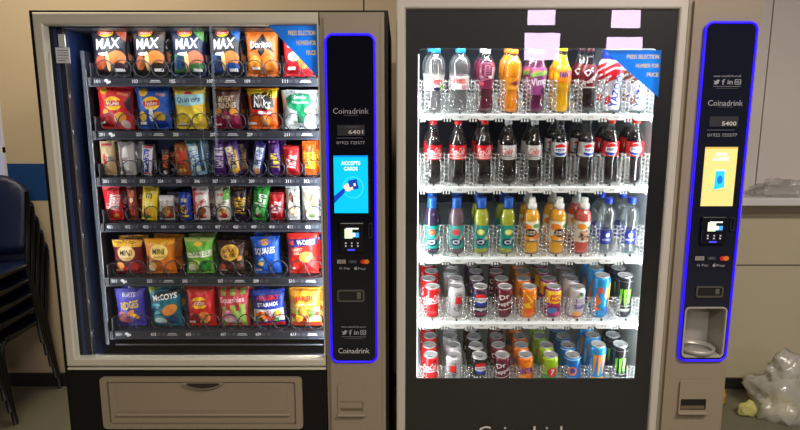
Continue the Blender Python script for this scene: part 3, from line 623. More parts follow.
 (5, 185, 215, 237, 274, .045, (104, 178, 60), [R(0, .94, 1.8, .08, (190, 200, 120)), E(0, .84, .3, .06, (240, 200, 50)), G([(-.95, .60), (.95, .68), (.95, .50), (-.95, .46)], (225, 235, 200)), T('CRINKLES', 0, .58, 1.7, .12, (30, 110, 50), 3, .04), E(-.3, .26, .5, .16, (190, 215, 90), 20), E(.45, .25, .4, .14, (40, 140, 50), -20), E(-.5, .2, .3, .1, (230, 240, 210)), R(-.5, .1, .5, .05, W_)], 'bright green crinkle crisp packet', 'crisp packet'),
 (5, 216, 247, 240, 274, .045, (58, 30, 26), [E(.0, .66, .66, .24, (226, 186, 70), 8), E(0, .66, .58, .20, (206, 150, 40), 8), T('HULA', -.05, .72, .9, .11, (40, 24, 20), 6, .04), T('HOOPS', .05, .58, .9, .11, (40, 24, 20), 6, .04), E(-.6, .22, .28, .12, (205, 90, 60)), E(.3, .25, .5, .12, (110, 60, 40)), R(-.5, .12, .5, .06, (230, 210, 200)), E(.7, .5, .18, .08, (200, 140, 60))], 'dark brown packet with a gold oval', 'crisp packet'),
 (5, 252, 282, 236, 273, .045, (16, 88, 196), logo(0, .86, .3, .08)+[G([(-.9, .50), (.9, .58), (.9, .74), (-.9, .66)], (20, 70, 170)), T('SQUARES', 0, .63, 1.7, .20, W_, 3, .05), R(-.3, .36, .5, .13, (120, 180, 230), 30), R(-.35, .30, .4, .1, (240, 205, 90), -20), R(.35, .2, .4, .10, (10, 50, 140), 20), R(-.55, .12, .5, .07, W_)], 'bright blue packet with white lettering on the fifth shelf', 'crisp packet'),
 (5, 286, 320, 233, 274, .045, (222, 44, 36), [G([(-.9, .66), (.95, .74), (.95, .90), (-.9, .86)], (30, 40, 110)), T('WORKS', .25, .80, 1.3, .12, W_, 3, .06), R(-.68, .78, .3, .10, (235, 60, 50)), T('SWEET', -.3, .62, .8, .07, (250, 190, 160), 3, .05), T('CHILLI', -.3, .53, .8, .06, (250, 190, 160), 3, .05), E(.25, .45, .45, .13, (240, 140, 60), 15), R(.3, .40, .4, .14, (245, 160, 80), 20), R(-.6, .15, .3, .05, W_), E(.5, .2, .35, .08, (200, 30, 30))], 'tall red packet with navy name band', 'crisp packet'),
 (6, 116, 147, 288, 327, .045, (70, 64, 176), [T('BURTS', 0, .86, 1.0, .11, (235, 235, 245), 0, .05), T('RIDGES', .05, .60, 1.4, .20, (240, 206, 50), 8, .06), G([(-.95, .45), (.0, .5), (.9, .1), (-.95, .05)], (60, 50, 160)), E(-.5, .28, .35, .16, (210, 120, 110), 20), E(.1, .38, .3, .07, (236, 150, 60), 40), E(.45, .3, .25, .06, (236, 190, 70), -30), E(-.2, .18, .25, .1, (130, 60, 80))], 'purple-blue ridged crisp packet with yellow lettering', 'crisp packet'),
 (6, 149, 184, 286, 327, .045, (14, 108, 128), [G([(-.95, .98), (-.2, .98), (-.95, .84)], (190, 210, 60)), G([(-.95, .62), (.98, .82), (.98, .98), (-.6, .84)], (20, 30, 36)), T('McCOYS', .05, .77, 1.7, .14, W_, 8, .06), R(-.5, .57, .6, .05, (90, 190, 200), 8), E(.35, .45, .5, .13, (222, 140, 60), 25), E(-.4, .25, .4, .17, (90, 180, 190)), E(-.3, .15, .4, .1, (210, 235, 235)), E(.5, .2, .3, .1, (20, 60, 110))], 'teal crisp packet with a black slanted name band', 'crisp packet'),
 (6, 186, 217, 286, 327, .045, (206, 22, 30), logo(.0, .62, .58, .15)+[E(.3, .26, .4, .15, (232, 130, 60), 10), E(-.35, .2, .4, .12, (150, 16, 26)), E(.2, .12, .3, .07, (240, 190, 90)), R(-.6, .12, .4, .06, W_), R(0, .93, 1.7, .06, (235, 70, 60))], 'red crisp packet with oval badge on the bottom shelf', 'crisp packet'),
 (6, 217, 251, 286, 327, .045, (196, 40, 70), [R(-.55, .5, .34, .96, (150, 186, 80)), R(.05, .5, .34, .96, (150, 186, 80)), R(.65, .5, .34, .96, (150, 186, 80)), G([(-.95, .52), (-.9, .78), (.9, .84), (.95, .60)], (205, 60, 80)), T('Squashies', 0, .68, 1.75, .18, (250, 215, 225), 3, .05), E(-.3, .30, .4, .15, (240, 150, 180)), E(.4, .3, .35, .13, (150, 190, 90)), E(.0, .16, .5, .1, (235, 200, 210))], 'crimson and lime green striped sweet packet', 'sweet packet'),
 (6, 252, 287, 289, 328, .040, (20, 60, 176), [G([(-.95, .60), (-.95, .86), (.95, .92), (.95, .68)], (24, 40, 130)), T('HARIBO', 0, .80, 1.5, .13, (225, 40, 40), 3, .07), T('STARMIX', 0, .63, 1.5, .11, W_, 3, .05), R(0, .33, 1.9, .34, (230, 225, 225))]+blobs(3, 26, 0, .32, .85, .14, [(225, 40, 40), (250, 205, 40), (240, 130, 40), (60, 160, 70), (245, 240, 235), (230, 130, 160), (90, 50, 30)], .16)+[R(0, .08, 1.9, .1, (200, 30, 40))], 'blue sweet packet with mixed jelly picture', 'sweet packet'),
 (6, 288, 323, 287, 328, .040, (222, 158, 40), [R(0, .95, 1.8, .06, (190, 120, 40)), T('HARIBO', 0, .74, 1.6, .14, (214, 30, 36), 3, .07), R(0, .59, 1.5, .05, (245, 215, 120), 3), R(0, .33, 1.9, .38, (236, 216, 130))]+blobs(5, 30, 0, .33, .85, .16, [(225, 60, 50), (250, 205, 40), (240, 130, 40), (90, 170, 70), (245, 240, 235), (240, 190, 90)], .17)+[R(0, .07, 1.9, .1, (190, 60, 40))], 'golden sweet packet with jelly bear colours', 'sweet packet'),
]
names_row = {1: 'top', 2: 'second', 3: 'third', 4: 'fourth', 5: 'fifth', 6: 'bottom'}
lean = {140: -7, 161: -3, 190: 7, 228: 9, 250: -9, 97: -2, 252: 2, 106: 4, 269: 2}
YP = 2.142
for i, (row, x0, x1, yt, yb, th, base, pr, desc, cat) in enumerate(items):
    zt = TZ[row-1]; c = at((x0+x1)/2, (yt+yb)/2, YP); hw = (at(x1, yb, YP)-at(x0, yb, YP)).x*0.985
    ztop = at(0, yt, YP).z; zb = zt+0.003
    bar_ = row in (3, 4)
    o = packet({'crisp packet': 'crisp_packet', 'chocolate bar': 'chocolate_bar', 'sweet packet': 'sweet_packet', 'biscuit packet': 'biscuit_packet'}[cat], hw, ztop-zb, th, base, pr, seed=i, flare=0.03 if bar_ else 0.12, foil=.38, seal=None)
    yp = YP
    o.location = (c.x, yp, zb); o.rotation_euler = (math.radians(1.5), math.radians(-lean.get(x0, 0)), math.radians(random.Random(i).uniform(-3, 3)))
    tag(o, desc+', front of '+names_row[row]+' snack shelf', cat, 'snacks on the %s shelf' % names_row[row])
    # the next packet in the same coil, just behind
    b = o.copy(); COL.objects.link(b); b.location = (c.x+(0.004 if i % 2 else -0.003), yp+0.060, zb+0.003); b.rotation_euler = (math.radians(-2), math.radians(2 if i % 2 else -2), 0)
    b['label'] = desc+', behind its twin, '+names_row[row]+' shelf'

# ------------------------------------------------------------------ drinks machine
bm_loc = Vector((0.575, 2.44, 0)); boff = -bm_loc
bev = empty('drinks_vending_machine', bm_loc, label='glass fronted drinks vending machine with lit white shelves, right of the snack machine', cat='vending machine')
BX0, BX1, BZ = -0.013, 1.159, 1.875
whiteL = mat((226, 232, 234), 0.45, name='white_liner')
backL = mat((36, 42, 60), 0.5, name='shade_back_liner')  # dark colour paints in the shade at the unlit back of the cabinet
mb = MB()
mb.box(BX0+.004, 0.030, 2.034, 2.88, 0, BZ-.005, blk); mb.box(0.895, BX1-.004, 2.110, 2.88, 0, BZ-.005, blk); mb.box(0.895, 0.924, 2.034, 2.110, 0, BZ-.005, blk); mb.box(0.030, 0.895, 2.034, 2.88, 1.80, BZ-.005, blk)
mb.box(0.030, 0.895, 2.034, 2.88, 0, 0.50, blk); mb.box(0.030, 0.895, 2.82, 2.88, .5, 1.80, blk); mb.build('cabinet', bev, boff)
mb = MB()
mb.box(0.030, 0.036, 2.036, 2.82, 0.50, 1.80, whiteL); mb.box(0.884, 0.895, 2.036, 2.82, 0.50, 1.80, whiteL); mb.box(0.036, 0.884, 2.036, 2.8, 1.79, 1.80, whiteL)
mb.box(0.036, 0.884, 2.80, 2.82, 0.50, 1.79, backL); mb.box(0.036, 0.884, 2.036, 2.8, 0.50, 0.51, whiteL); mb.build('inner_liner', bev, boff)
mb = MB()
frame(mb, (BX0, 0.924, 0.0, BZ), (0.019, 0.894, 0.03, 1.838), silver); mb.build('door_frame', bev, boff)
mb = MB(); wo = [(0.058, 0.576), (0.838, 0.576)]+[p for p in rrect(0.0, 0.838, 0.6, 1.718, 0.018)[0:6]]
win = [(0.058, 0.576), (0.838, 0.576)]+rrect(0.058, 0.838, 0.576, 1.718, 0.018, 5)[0:12]
mb.plate([(0.017, 0.03), (0.896, 0.03), (0.896, 1.84), (0.017, 1.84)], 2.012, 2.016, mat((6, 6, 9), 0.5, spec=.4, name='black_border'), holes=[win])
mb.build('glass_border', bev, boff)
mb = MB(); mb.box(0.017, 0.896, 2.004, 2.010, 0.03, 1.84, paneA); pane = mb.build('window_pane', bev, boff)
mb = MB(); zc = at(520, 432.5, 2.003).z
prints(mb, [T('Coinadrink', 0, .5, 2, 1, (216, 212, 200), 0, .01)], 0.165, 0.050, flat(at(524, 430, 2.0).x, zc-0.025, 2.0035)); mb.build('maker_lettering', bev, boff)
mb = MB(); mb.box(0.0595, 0.063, 2.018, 2.022, 0.58, 1.700, mat((245, 250, 255), 0.3, emit=1.6)); mb.build('led_strip', bev, boff)
corner_sticker(bev, boff, at(604, 50, 2.0).x, 0.846, at(640, 50, 2.0).z, at(657, 97, 2.0).z, 2.0035, True)
# control column of the drinks machine
mb = MB(); x0, x1 = 0.926, BX1
bm = bmesh.new(); bmesh.ops.create_cube(bm, size=1)
for q in bm.verts: q.co = Vector(((x0+x1)/2+q.co.x*(x1-x0), 2.0525+q.co.y*0.115, BZ/2+0.02+q.co.z*(BZ-0.04)))
ed = [e for e in bm.edges if all(v.co.y < 2.0 for v in e.verts)]
bmesh.ops.bevel(bm, geom=ed, offset=0.012, segments=4, affect='EDGES'); mb.bm(bm, champ2, False)
z0b, z1b, x0b, x1b = 0.657, 1.794, 0.976, 1.138
ccol = mb.build('control_column', bev, boff)
hx0, hx1, hz0, hz1 = x0b+0.010, x1b-0.012, z0b+0.014, z0b+0.192
def cut(o, x0, x1, y0, y1, z0, z1):
    c = MB().box(x0, x1, y0, y1, z0, z1, blk).build('cutter'); c.location = boff if o.parent else (0, 0, 0); c.parent = o.parent
    md = o.modifiers.new('cut', 'BOOLEAN'); md.operation = 'DIFFERENCE'; md.object = c; md.solver = 'EXACT'
    bpy.context.view_layer.update()
    me = bpy.data.meshes.new_from_object(o.evaluated_get(bpy.context.evaluated_depsgraph_get())); o.modifiers.clear(); o.data = me
    bpy.data.objects.remove(c)
cut(ccol, hx0-.001, hx1+.001, 1.9, 2.095, hz0-.001, hz1+.001)
H2 = z1b-z0b
def vb(py): return (pz(py)-z0b)/H2
tb = social(.0, vb(82), 1.10, .0130)+[T('Coinadrink', -.0, vb(103), 1.40, .0160, lt, 0, 0), R(0, vb(107), .6, .0012, (90, 90, 100)),
      R(0, vb(121.5), 1.16, .0290, (34, 35, 42)), T('5400', .22, vb(123.5), .58, .0120, (205, 200, 195), 0, .03), R(-.1, vb(130), 1.1, .0015, (100, 100, 108)), T('01922 725577', -.02, vb(135), 1.20, .0090, lt, 0, 0)]
tb += pay_marks(vb(258), .0145)
scrb = dict(x0=at(704, 177, 1.985).x-0.004, x1=at(734, 177, 1.985).x+0.003, z0=pz(206), z1=pz(147), c=(222, 198, 124), e=0.78, p=[
    R(0, .985, 2, .03, (190, 160, 80)), T('GRAB', 0, .88, .68, .06, W_, 0, .05), T('A DRINK', 0, .80, 1.05, .06, W_, 0, .05),
    E(.0, .46, .66, .20, (205, 178, 100)), E(.0, .46, .63, .19, (228, 204, 118)), G([(-.30, .28), (-.25, .60), (.30, .62), (.36, .32)], (40, 180, 225)), E(.04, .45, .17, .07, (20, 110, 200)), R(.03, .61, .55, .02, (240, 245, 250), 1)])
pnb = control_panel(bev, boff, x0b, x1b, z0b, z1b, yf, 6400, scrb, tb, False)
cxb = (x0b+x1b)/2
card_reader(pnb, cxb-0.046, cxb+0.038, pz(243), pz(216), yf, cxb+0.052)
coin_slot(pnb, cxb-0.043, cxb+0.050, pz(297), pz(286), yf)

# drink pick-up pocket behind the hole of the panel
mb = MB()
pk = mat((186, 180, 172), 0.3, metal=0.35, name='pocket_plastic')
xm = (hx0+hx1)/2
mb.plate(rrect(hx0-.003, hx1+.003, hz0-.003, hz1+.003, 0.016), yf-0.004, yf+0.002, pk, holes=[rrect(hx0+.002, hx1-.002, hz0+.002, hz1-.002, 0.012)])
mb.box(hx0-.0005, hx0+.003, yf, 2.09, hz0, hz1, pk); mb.box(hx1-.003, hx1+.0005, yf, 2.09, hz0, hz1, pk); mb.box(hx0, hx1, yf, 2.09, hz1-.003, hz1+.0005, pk); mb.box(hx0, hx1, yf, 2.09, hz0-.0005, hz0+.004, pk)
mb.box(hx0, hx1, 2.088, 2.094, hz0, hz1, pk)
pb = mb.build('pickup_pocket', bev, boff)
mb = MB(); mb.lathe([(0, 0.052), (0.004, 0.060), (0.018, 0.062), (0.019, 0.058), (0.006, 0.052)], pk, 28, (xm, 2.03, hz0+.004), cap=False); mb.lathe([(0, .052), (.004, .052)], pk, 28, (xm, 2.03, hz0+.004))
mb.build('pocket_cup', pb)
mb = MB(); pts = [(xm+0.060*math.cos(a), 2.045-0.050*math.sin(a)) for a in [math.radians(200+14*k) for k in range(11)]]
vs = []; fs = []
for k, (px, py) in enumerate([(xm-0.068+0.0125*i, 2.035-0.040*math.sin(PI*i/11)) for i in range(8)]): vs += [(px, py, hz0+.006), (px, py, hz1-.02)]
fs = [(2*k, 2*k+2, 2*k+3, 2*k+1) for k in range(7)]
mb.add(vs, fs, clear_mat('pocket_shield', refl=.08, rough=.05, haze=.10), True); mb.build('pocket_shield', pb)
coin_return(bev, boff, at(679, 395, 1.99).x, at(708, 395, 1.99).x, pz(412, 1.99), pz(380, 1.99), 1.990, champ2)

# trays of the drinks machine: sloping down to the front, nine lanes each
SL = math.radians(8.0)
LX = [0.1175+0.0882*i for i in range(9)]
BT = [at(400, y, 2.105).z for y in (113, 184.5, 254.5, 318.5, 386)]
gate_m = clear_mat('clear_gate', refl=.16, rough=.12, haze=.22, edge=.8)
ghz = clear_mat('clear_divider', refl=.05, rough=.1, haze=.10, hcol=(.7, .75, .8))
trayw = mat((222, 228, 228), 0.4, name='tray_white')
def gate_mesh(h):
    """clear comb-edged swing gate in front of a lane: a thin stem with teeth on both sides"""
    mb = MB(); rd = random.Random(4); N = 8 if h > .1 else 7
    for sx in (-1, 1):
        x = sx*0.0140; d = h/N
        for k in range(N):
            w2 = rd.uniform(.0055, .0095); c = h*(k+.5)/N
            mb.tube([(x+w2*math.cos(a), -.003*math.sin(2*a), c+d*.52*math.sin(a)) for a in [2*PI*q/10 for q in range(10)]], 0.0016, gate_m, 5, closed=True)
            mb.tube([(x-sx*.006, 0, c), (0, -.002, c+d*.3), (-x*.2, 0, c+d*.45)], 0.0012, gate_m, 4)
        mb.tube([(x-sx*.0078, .001, 0), (x-sx*.0078, .001, h*1.04)], 0.0013, gate_m, 4)
    return mb
GM = {}; divm = None
for r in range(5):
    zt = BT[r]; Yf = 2.085
    tp = empty('tray', (0, 0, 0)) if 0 else None
    mb = MB()
    mb.add([(0.064, Yf, zt-.012), (0.876, Yf, zt-.012), (0.876, 2.76, zt-.012+(2.76-Yf)*math.tan(SL)), (0.064, 2.76, zt-.012+(2.76-Yf)*math.tan(SL)),
            (0.064, Yf, zt-.0045), (0.876, Yf, zt-.0045), (0.876, 2.76, zt-.0045+(2.76-Yf)*math.tan(SL)), (0.064, 2.76, zt-.0045+(2.76-Yf)*math.tan(SL))],
           [(3, 2, 1, 0), (4, 5, 6, 7), (0, 1, 5, 4), (2, 3, 7, 6), (1, 2, 6, 5), (3, 0, 4, 7)], trayw)
    mb.box(0.062, 0.874, Yf-0.016, Yf, zt-0.019, zt-0.005, trayw, bev=0.003)
    for x in LX:                                     # rounded number tab of each lane
        mb.plate([(x-.030, zt-.018), (x-.024, zt-.024), (x+.024, zt-.024), (x+.030, zt-.018), (x+.032, zt-.006), (x-.032, zt-.006)], Yf-.020, Yf-.012, trayw)
        mb.box(x-.030, x+.030, Yf-.006, 2.2, zt-.006, zt-.0035, mat((212, 220, 220), .35))
        mb.box(x-.0025, x+.0025, 2.088, 2.096, zt-.004, zt+.004, mat((50, 52, 56), .5))
    for k in range(10):                              # white hooks that hang under the lip between the lanes
        x = LX[0]-0.0441+0.0882*k
        for q in (-.010, 0, .010):
            if 0.066 < x+q < 0.872: mb.box(x+q-.002, x+q+.002, Yf-.012, Yf-.004, zt-.030, zt-.018, mat((240, 244, 245), .4))
    t_ = mb.build('tray', bev, boff)
    for k in range(9):
        mb = MB(); prints(mb, [T('%d' % ((r+2)*100+2*k+1), LX[k]-.47, .5, .016, .5, (70, 76, 84), 0, .02)], 1.0, 0.012, flat(0.47, zt-.020, Yf-.020)); mb.build('number_label', t_)
    h = 0.112 if r < 3 else 0.088
    if h not in GM: GM[h] = gate_mesh(h)
    g0 = None
    for k in range(10):
        x = LX[0]-0.0441+0.0882*k; x = min(max(x, 0.079), 0.862)
        if g0 is None: g0 = GM[h].build('lane_gate', t_); c = g0
        else: c = g0.copy(); COL.objects.link(c); c.parent = t_
        c.location = (x, 2.093, zt-.003)
    if divm is None:
        mb = MB(); mb.box(-.0007, .0007, 0, .64, 0, .040, ghz); mb.tube([(0, 0, .040), (0, .64, .040)], .0014, gate_m, 5); divm = mb.build('lane_divider', t_); c = divm; first = True
    for k in range(1, 9):
        if k > 1 or r > 0: c = divm.copy(); COL.objects.link(c); c.parent = t_
        c.location = (LX[0]-0.0441+0.0882*k, 2.105, zt-.002); c.rotation_euler = (SL, 0, 0)

# ------------------------------------------------------------------ bottles and cans
pet = clear_mat('bottle_plastic', tint=(.95, .97, .97), refl=.04, rough=.04, haze=.012)
def rfun(prof):
    def f(z):
        for (a, ra), (b, rb) in zip(prof, prof[1:]):
            if a <= z <= b: return ra+(rb-ra)*((z-a)/(b-a) if b > a else 0)
        return prof[-1][1]
    return f
def smooth_prof(pr, H, Rm, n=5):
    """rounded profile through (height share, radius share) points"""
    out = []
    for i in range(len(pr)-1):
        p0 = pr[max(0, i-1)]; p1 = pr[i]; p2 = pr[i+1]; p3 = pr[min(len(pr)-1, i+2)]
        for k in range(n):
            t = k/n; m1 = (p2[1]-p0[1])/2; m2 = (p3[1]-p1[1])/2
            h = (2*t**3-3*t*t+1)*p1[1]+(t**3-2*t*t+t)*m1+(-2*t**3+3*t*t)*p2[1]+(t**3-t*t)*m2
            out.append(((p1[0]+(p2[0]-p1[0])*t)*H, max(.001, h*Rm)))
    out.append((pr[-1][0]*H, pr[-1][1]*Rm)); return out
def cylprint(mb, specs, H, rf, R0, z0=0.0006, lim=.007, rough=.3, zoff=0):
    def fm(x, z, o):
        a = x/R0; r = rf(z+zoff)+o; return (r*math.sin(a), -r*math.cos(a), z+zoff)
    prints(mb, specs, R0*1.45, H, fm, lim=lim, rough=rough, z0=z0, dz=.00025)
def bottle(prof, H, Rm, liquid, fill, cap, capw, caph, lab, labspec, labcol, label_full=True, clear=False, cap2=None):
    pr = smooth_prof(prof, H, Rm); rf = rfun(pr)
    root = bpy.data.objects.new('drink_bottle', None); COL.objects.link(root)
    mb = MB(); mb.lathe(pr, pet, 24, cap=False); mb.lathe([(0.001, pr[0][1]*.98), (.002, .002)], pet, 24, cap=False)
    mb.build('bottle_body', root)
    if liquid is not None:
        mb = MB(); lp = [(z, r-.0012) for z, r in pr if z <= fill*H]; lp = [(.0015, lp[0][1]*.9)]+lp[1:]
        mb.lathe(lp, clear_mat('still_water', tint=liquid[1:], refl=.03, haze=.06) if liquid[0] == 'clear' else mat(liquid, .12, spec=.6, name='drink'), 24); mb.build('drink', root)
    mb = MB(); hc = caph*H; n = 24; zc_ = H-hc
    cp = [(0, capw*Rm*.98), (.001, capw*Rm), (hc-.002, capw*Rm*.96), (hc, capw*Rm*.84)]
    if cap2: cp = [(0, capw*Rm), (hc*.45, capw*Rm), (hc*.5, capw*Rm*.7), (hc*.95, capw*Rm*.66), (hc, capw*Rm*.5)]
    mb.lathe(cp, mat(cap, .35, name='cap_plastic', bump=.0), n, (0, 0, zc_)); mb.build('bottle_cap', root)
    if lab:
        mb = MB(); lo, hi = lab[0]*H, lab[1]*H
        lp = [(lo, rf(lo)+.0004)]+[(z, r+.0004) for z, r in pr if lo < z < hi]+[(hi, rf(hi)+.0004)]
        mb.lathe(lp, mat(labcol, .3, name='label_film'), 28, cap=False)
        cylprint(mb, labspec, hi-lo, rf, Rm, zoff=lo, z0=.0009); mb.build('bottle_label', root)
    return root
COKE = [(0, .72), (.025, .90), (.10, 1.0), (.20, .93), (.30, .90), (.38, 1.0), (.60, 1.0), (.66, .92), (.76, .62), (.86, .42), (.90, .40), (.97, .40)]
PEP = [(0, .72), (.03, .93), (.10, .98), (.28, .86), (.38, .92), (.44, 1.0), (.64, 1.0), (.72, .85), (.80, .58), (.87, .41), (.97, .40)]
OAS = [(0, .80), (.03, .95), (.08, 1.0), (.13, .96), (.52, .96), (.58, 1.0), (.68, .95), (.78, .72), (.84, .56), (.97, .54)]
JUI = [(0, .80), (.04, .98), (.14, 1.0), (.2, .96), (.58, .96), (.64, 1.0), (.72, .92), (.78, .68), (.82, .5), (.95, .48)]
WAT = [(0, .82), (.03, .95), (.10, .96), (.17, .84), (.43, .84), (.46, .98), (.52, 1.0), (.56, .96), (.66, 1.0), (.76, .88), (.84, .55), (.89, .42), (.97, .40)]
SPT = [(0, .80), (.04, .95), (.15, 1.0), (.30, .82), (.42, .80), (.58, 1.0), (.70, 1.0), (.80, .88), (.88, .55), (.92, .45), (.97, .44)]
VIM = [(0, .76), (.04, .95), (.15, .98), (.25, .86), (.35, .98), (.50, .90), (.60, .98), (.72, 1.0), (.82, .8), (.90, .45), (.97, .43)]
cokelab = lambda n: [T('Coca-Cola' if n else 'Coke', 0, .58, 1.15 if n else .9, .50, W_ if n else (205, 20, 30), 6, .02, .35), R(0, .12, 1.9, .05, W_ if n else (120, 120, 125)), R(0, .26, .8, .06, (240, 190, 190) if n else (70, 70, 75))]
peplab = [E(0, .5, .50, .46, (235, 235, 240)), G([(-.45, .62), (-.38, .80), (0, .94), (.38, .80), (.45, .62), (.1, .68)], (214, 30, 36)), G([(-.45, .32), (-.35, .16), (0, .06), (.35, .16), (.45, .32), (0, .26)], (20, 60, 170)), T('PEPSI', 0, .48, .72, .18, (20, 50, 130), 0, .05), R(-1.1, .5, .25, 1, (30, 30, 40)), R(.8, .5, .45, .96, (214, 40, 44)), R(1.1, .5, .2, .96, (90, 170, 130))]
oaslab = lambda c1, c2: [E(0, .72, .35, .13, c1), E(-.02, .72, .18, .07, c2), E(0, .28, .5, .16, (12, 30, 80)), E(0, .28, .32, .09, (225, 235, 240)), E(0, .28, .2, .055, (12, 30, 80)), E(.6, .45, .15, .07, c1), T('oasis', .4, .5, 1.0, .13, (225, 235, 240), 50, .03)]
juilab = [E(-.4, .72, .45, .16, (236, 130, 30)), E(.45, .78, .28, .1, (70, 150, 60)), E(.5, .28, .45, .16, (236, 130, 30)), E(-.4, .2, .4, .13, (240, 160, 50)), E(0, .46, .48, .20, (40, 30, 26)), T('JUICE', 0, .50, .7, .11, (235, 225, 200), 0, .05), T('BURST', 0, .40, .7, .08, (235, 225, 200), 0, .04), R(0, .06, 1.2, .05, (120, 70, 40))]
def mk():
    C = {}
    C['vim_clear'] = bottle(VIM, 0.216, 0.0345, ('clear', .90, .86, .86), .86, (20, 120, 215), .46, .085, (.34, .58), [T('Vimto', 0, .62, .95, .50, (220, 30, 40), 0, .06), E(-.35, .18, .2, .14, (220, 120, 150)), E(.4, .24, .2, .14, (130, 190, 80)), E(.02, .12, .24, .12, (30, 34, 60))], (214, 208, 208))
    C['vim_plain'] = bottle(VIM, 0.216, 0.0345, ('clear', .88, .84, .84), .86, (20, 120, 215), .46, .085, (.36, .56), [T('Vimto', -.15, .7, 1.0, .5, (220, 40, 50), 0, .06), R(.2, .2, .3, .3, (190, 130, 150))], (212, 204, 204))
    C['vim_dark'] = bottle(VIM, 0.209, 0.0308, (92, 18, 46), .84, (206, 200, 205), .44, .07, (.38, .80), [T('Vimto', -.1, .6, 1.2, .36, (190, 120, 150), 88, .05), E(.3, .45, .2, .06, (235, 220, 225)), E(-.4, .2, .2, .07, (200, 60, 90)), T('vimto', .45, .6, .9, .2, (225, 200, 210), 90, .04)], (112, 30, 62))
    C['orange'] = bottle(SPT, 0.209, 0.0308, (240, 140, 16), .90, (236, 120, 20), .48, .075, (.36, .56), [G([(-.3, .1), (.5, .6), (.1, .6), (.5, .95), (-.5, .45), (0, .45)], (150, 40, 90)), E(-.2, .2, .3, .14, (250, 190, 60))], (244, 160, 30))
    C['ribena'] = bottle(OAS, 0.209, 0.0298, (96, 26, 70), .86, (140, 70, 160), .52, .085, (.28, .72), [T('Vimto', 0, .5, 1.6, .28, (235, 220, 240), 10, .06), E(-.3, .82, .4, .1, (236, 130, 90)), E(.4, .15, .3, .12, (60, 20, 60)), G([(-.9, .62), (.9, .8), (.9, .95), (-.9, .78)], (130, 170, 90))], (150, 70, 130))
    C['fanta'] = bottle(COKE, 0.22, 0.0303, (244, 178, 14), .86, (240, 200, 30), .44, .075, (.46, .68), [R(0, .5, 2.2, .96, (240, 130, 20)), T('FANTA', .25, .55, 1.1, .42, (20, 50, 150), 4, .08), E(-.6, .4, .25, .3, (250, 190, 40))], (242, 140, 20))
    C['drpepper'] = bottle(COKE, 0.217, 0.0303, (30, 14, 16), .86, (60, 22, 30), .44, .075, (.38, .74), [T('Dr', -.1, .72, .8, .25, (225, 220, 220), 40, .06), T('Pepper', .15, .40, 1.5, .25, (225, 220, 220), 40, .06), R(0, .03, 2, .05, (200, 190, 190))], (96, 20, 34))
    for nm, c1 in (('yazoo_red', (216, 34, 44)), ('yazoo_brown', (150, 96, 70))):
        C[nm] = bottle(SPT, .202, .0300, None, .86, (22, 50, 200), .62, .13, (.04, .86), [G([(-1.1, .50+.13*k), (-.2, .62+.13*k), (1.1, .60+.13*k), (1.1, .67+.13*k), (-.2, .70+.13*k), (-1.1, .57+.13*k)], c1) for k in range(0, 3)]+[E(-.1, .74, .34, .09, c1), R(.12, .36, .70, .68, (244, 244, 246), -10), E(-.55, .2, .25, .1, c1), T('YAZOO', .10, .38, 2.5, .17, (22, 40, 170), 80, .06)], (236, 232, 234))
    C['coke'] = bottle(COKE, 0.226, 0.0298, (22, 10, 10), .80, (214, 22, 30), .44, .085, (.385, .605), cokelab(1), (206, 20, 28))
    C['diet'] = bottle(COKE, 0.226, 0.0298, (22, 10, 10), .78, (196, 198, 204), .44, .085, (.385, .605), cokelab(0), (200, 200, 198))
    C['pepmax'] = bottle(PEP, 0.226, 0.0293, (20, 10, 12), .78, (30, 30, 36), .42, .07, (.43, .65), peplab, (190, 196, 200))
    C['pepred'] = bottle(PEP, 0.230, 0.0293, (20, 10, 14), .80, (226, 44, 34), .46, .085, (.43, .65), peplab, (205, 40, 44))
    C['oas_purple'] = bottle(OAS, 0.204, 0.0288, (44, 30, 66), .82, (16, 80, 170), .60, .18, (.10, .52), oaslab((220, 70, 50), (240, 130, 90)), (20, 150, 140))
    C['oas_pink'] = bottle(OAS, 0.204, 0.0288, (110, 84, 96), .82, (16, 80, 170), .60, .18, (.10, .52), oaslab((214, 60, 70), (190, 50, 60)), (60, 160, 150))
    C['oas_green'] = bottle(OAS, 0.204, 0.0288, (172, 176, 50), .80, (16, 80, 170), .60, .18, (.10, .52), oaslab((225, 225, 90), (245, 240, 160)), (20, 146, 136))
    C['juice_o'] = bottle(JUI, 0.204, 0.0308, (240, 170, 40), .80, (232, 232, 230), .58, .20, (.22, .60), juilab, (236, 226, 200), cap2=1)
    C['juice_p'] = bottle(JUI, 0.204, 0.0308, (206, 84, 70), .80, (232, 232, 230), .58, .20, (.22, .60), [E(-.3, .75, .4, .14, (236, 150, 50)), E(.4, .7, .3, .1, (90, 150, 60))]+blobs(8, 16, 0, .32, .7, .22, [(130, 90, 60), (205, 150, 110), (70, 60, 50), (200, 90, 60)], .16), (232, 224, 212), cap2=1)
    C['water'] = bottle(WAT, 0.204, 0.0308, ('clear', .88, .92, .93), .82, (26, 60, 190), .46, .10, (.18, .42), [E(0, .68, .22, .16, (220, 225, 240)), T('water', 0, .34, 1.0, .2, (225, 230, 245), 0, .02, .3)], (34, 48, 150))
    return C
CB = mk()
B0 = [['vim_clear', 'vim_plain', 'vim_dark', 'orange', 'ribena', 'fanta', 'drpepper', 'yazoo_red', 'yazoo_brown'],
      ['coke', 'coke', 'coke', 'diet', 'diet', 'pepmax', 'pepmax', 'pepred', 'pepred'],
      ['oas_purple', 'oas_pink', 'oas_green', 'oas_green', 'juice_o', 'juice_o', 'juice_p', 'water', 'water']]
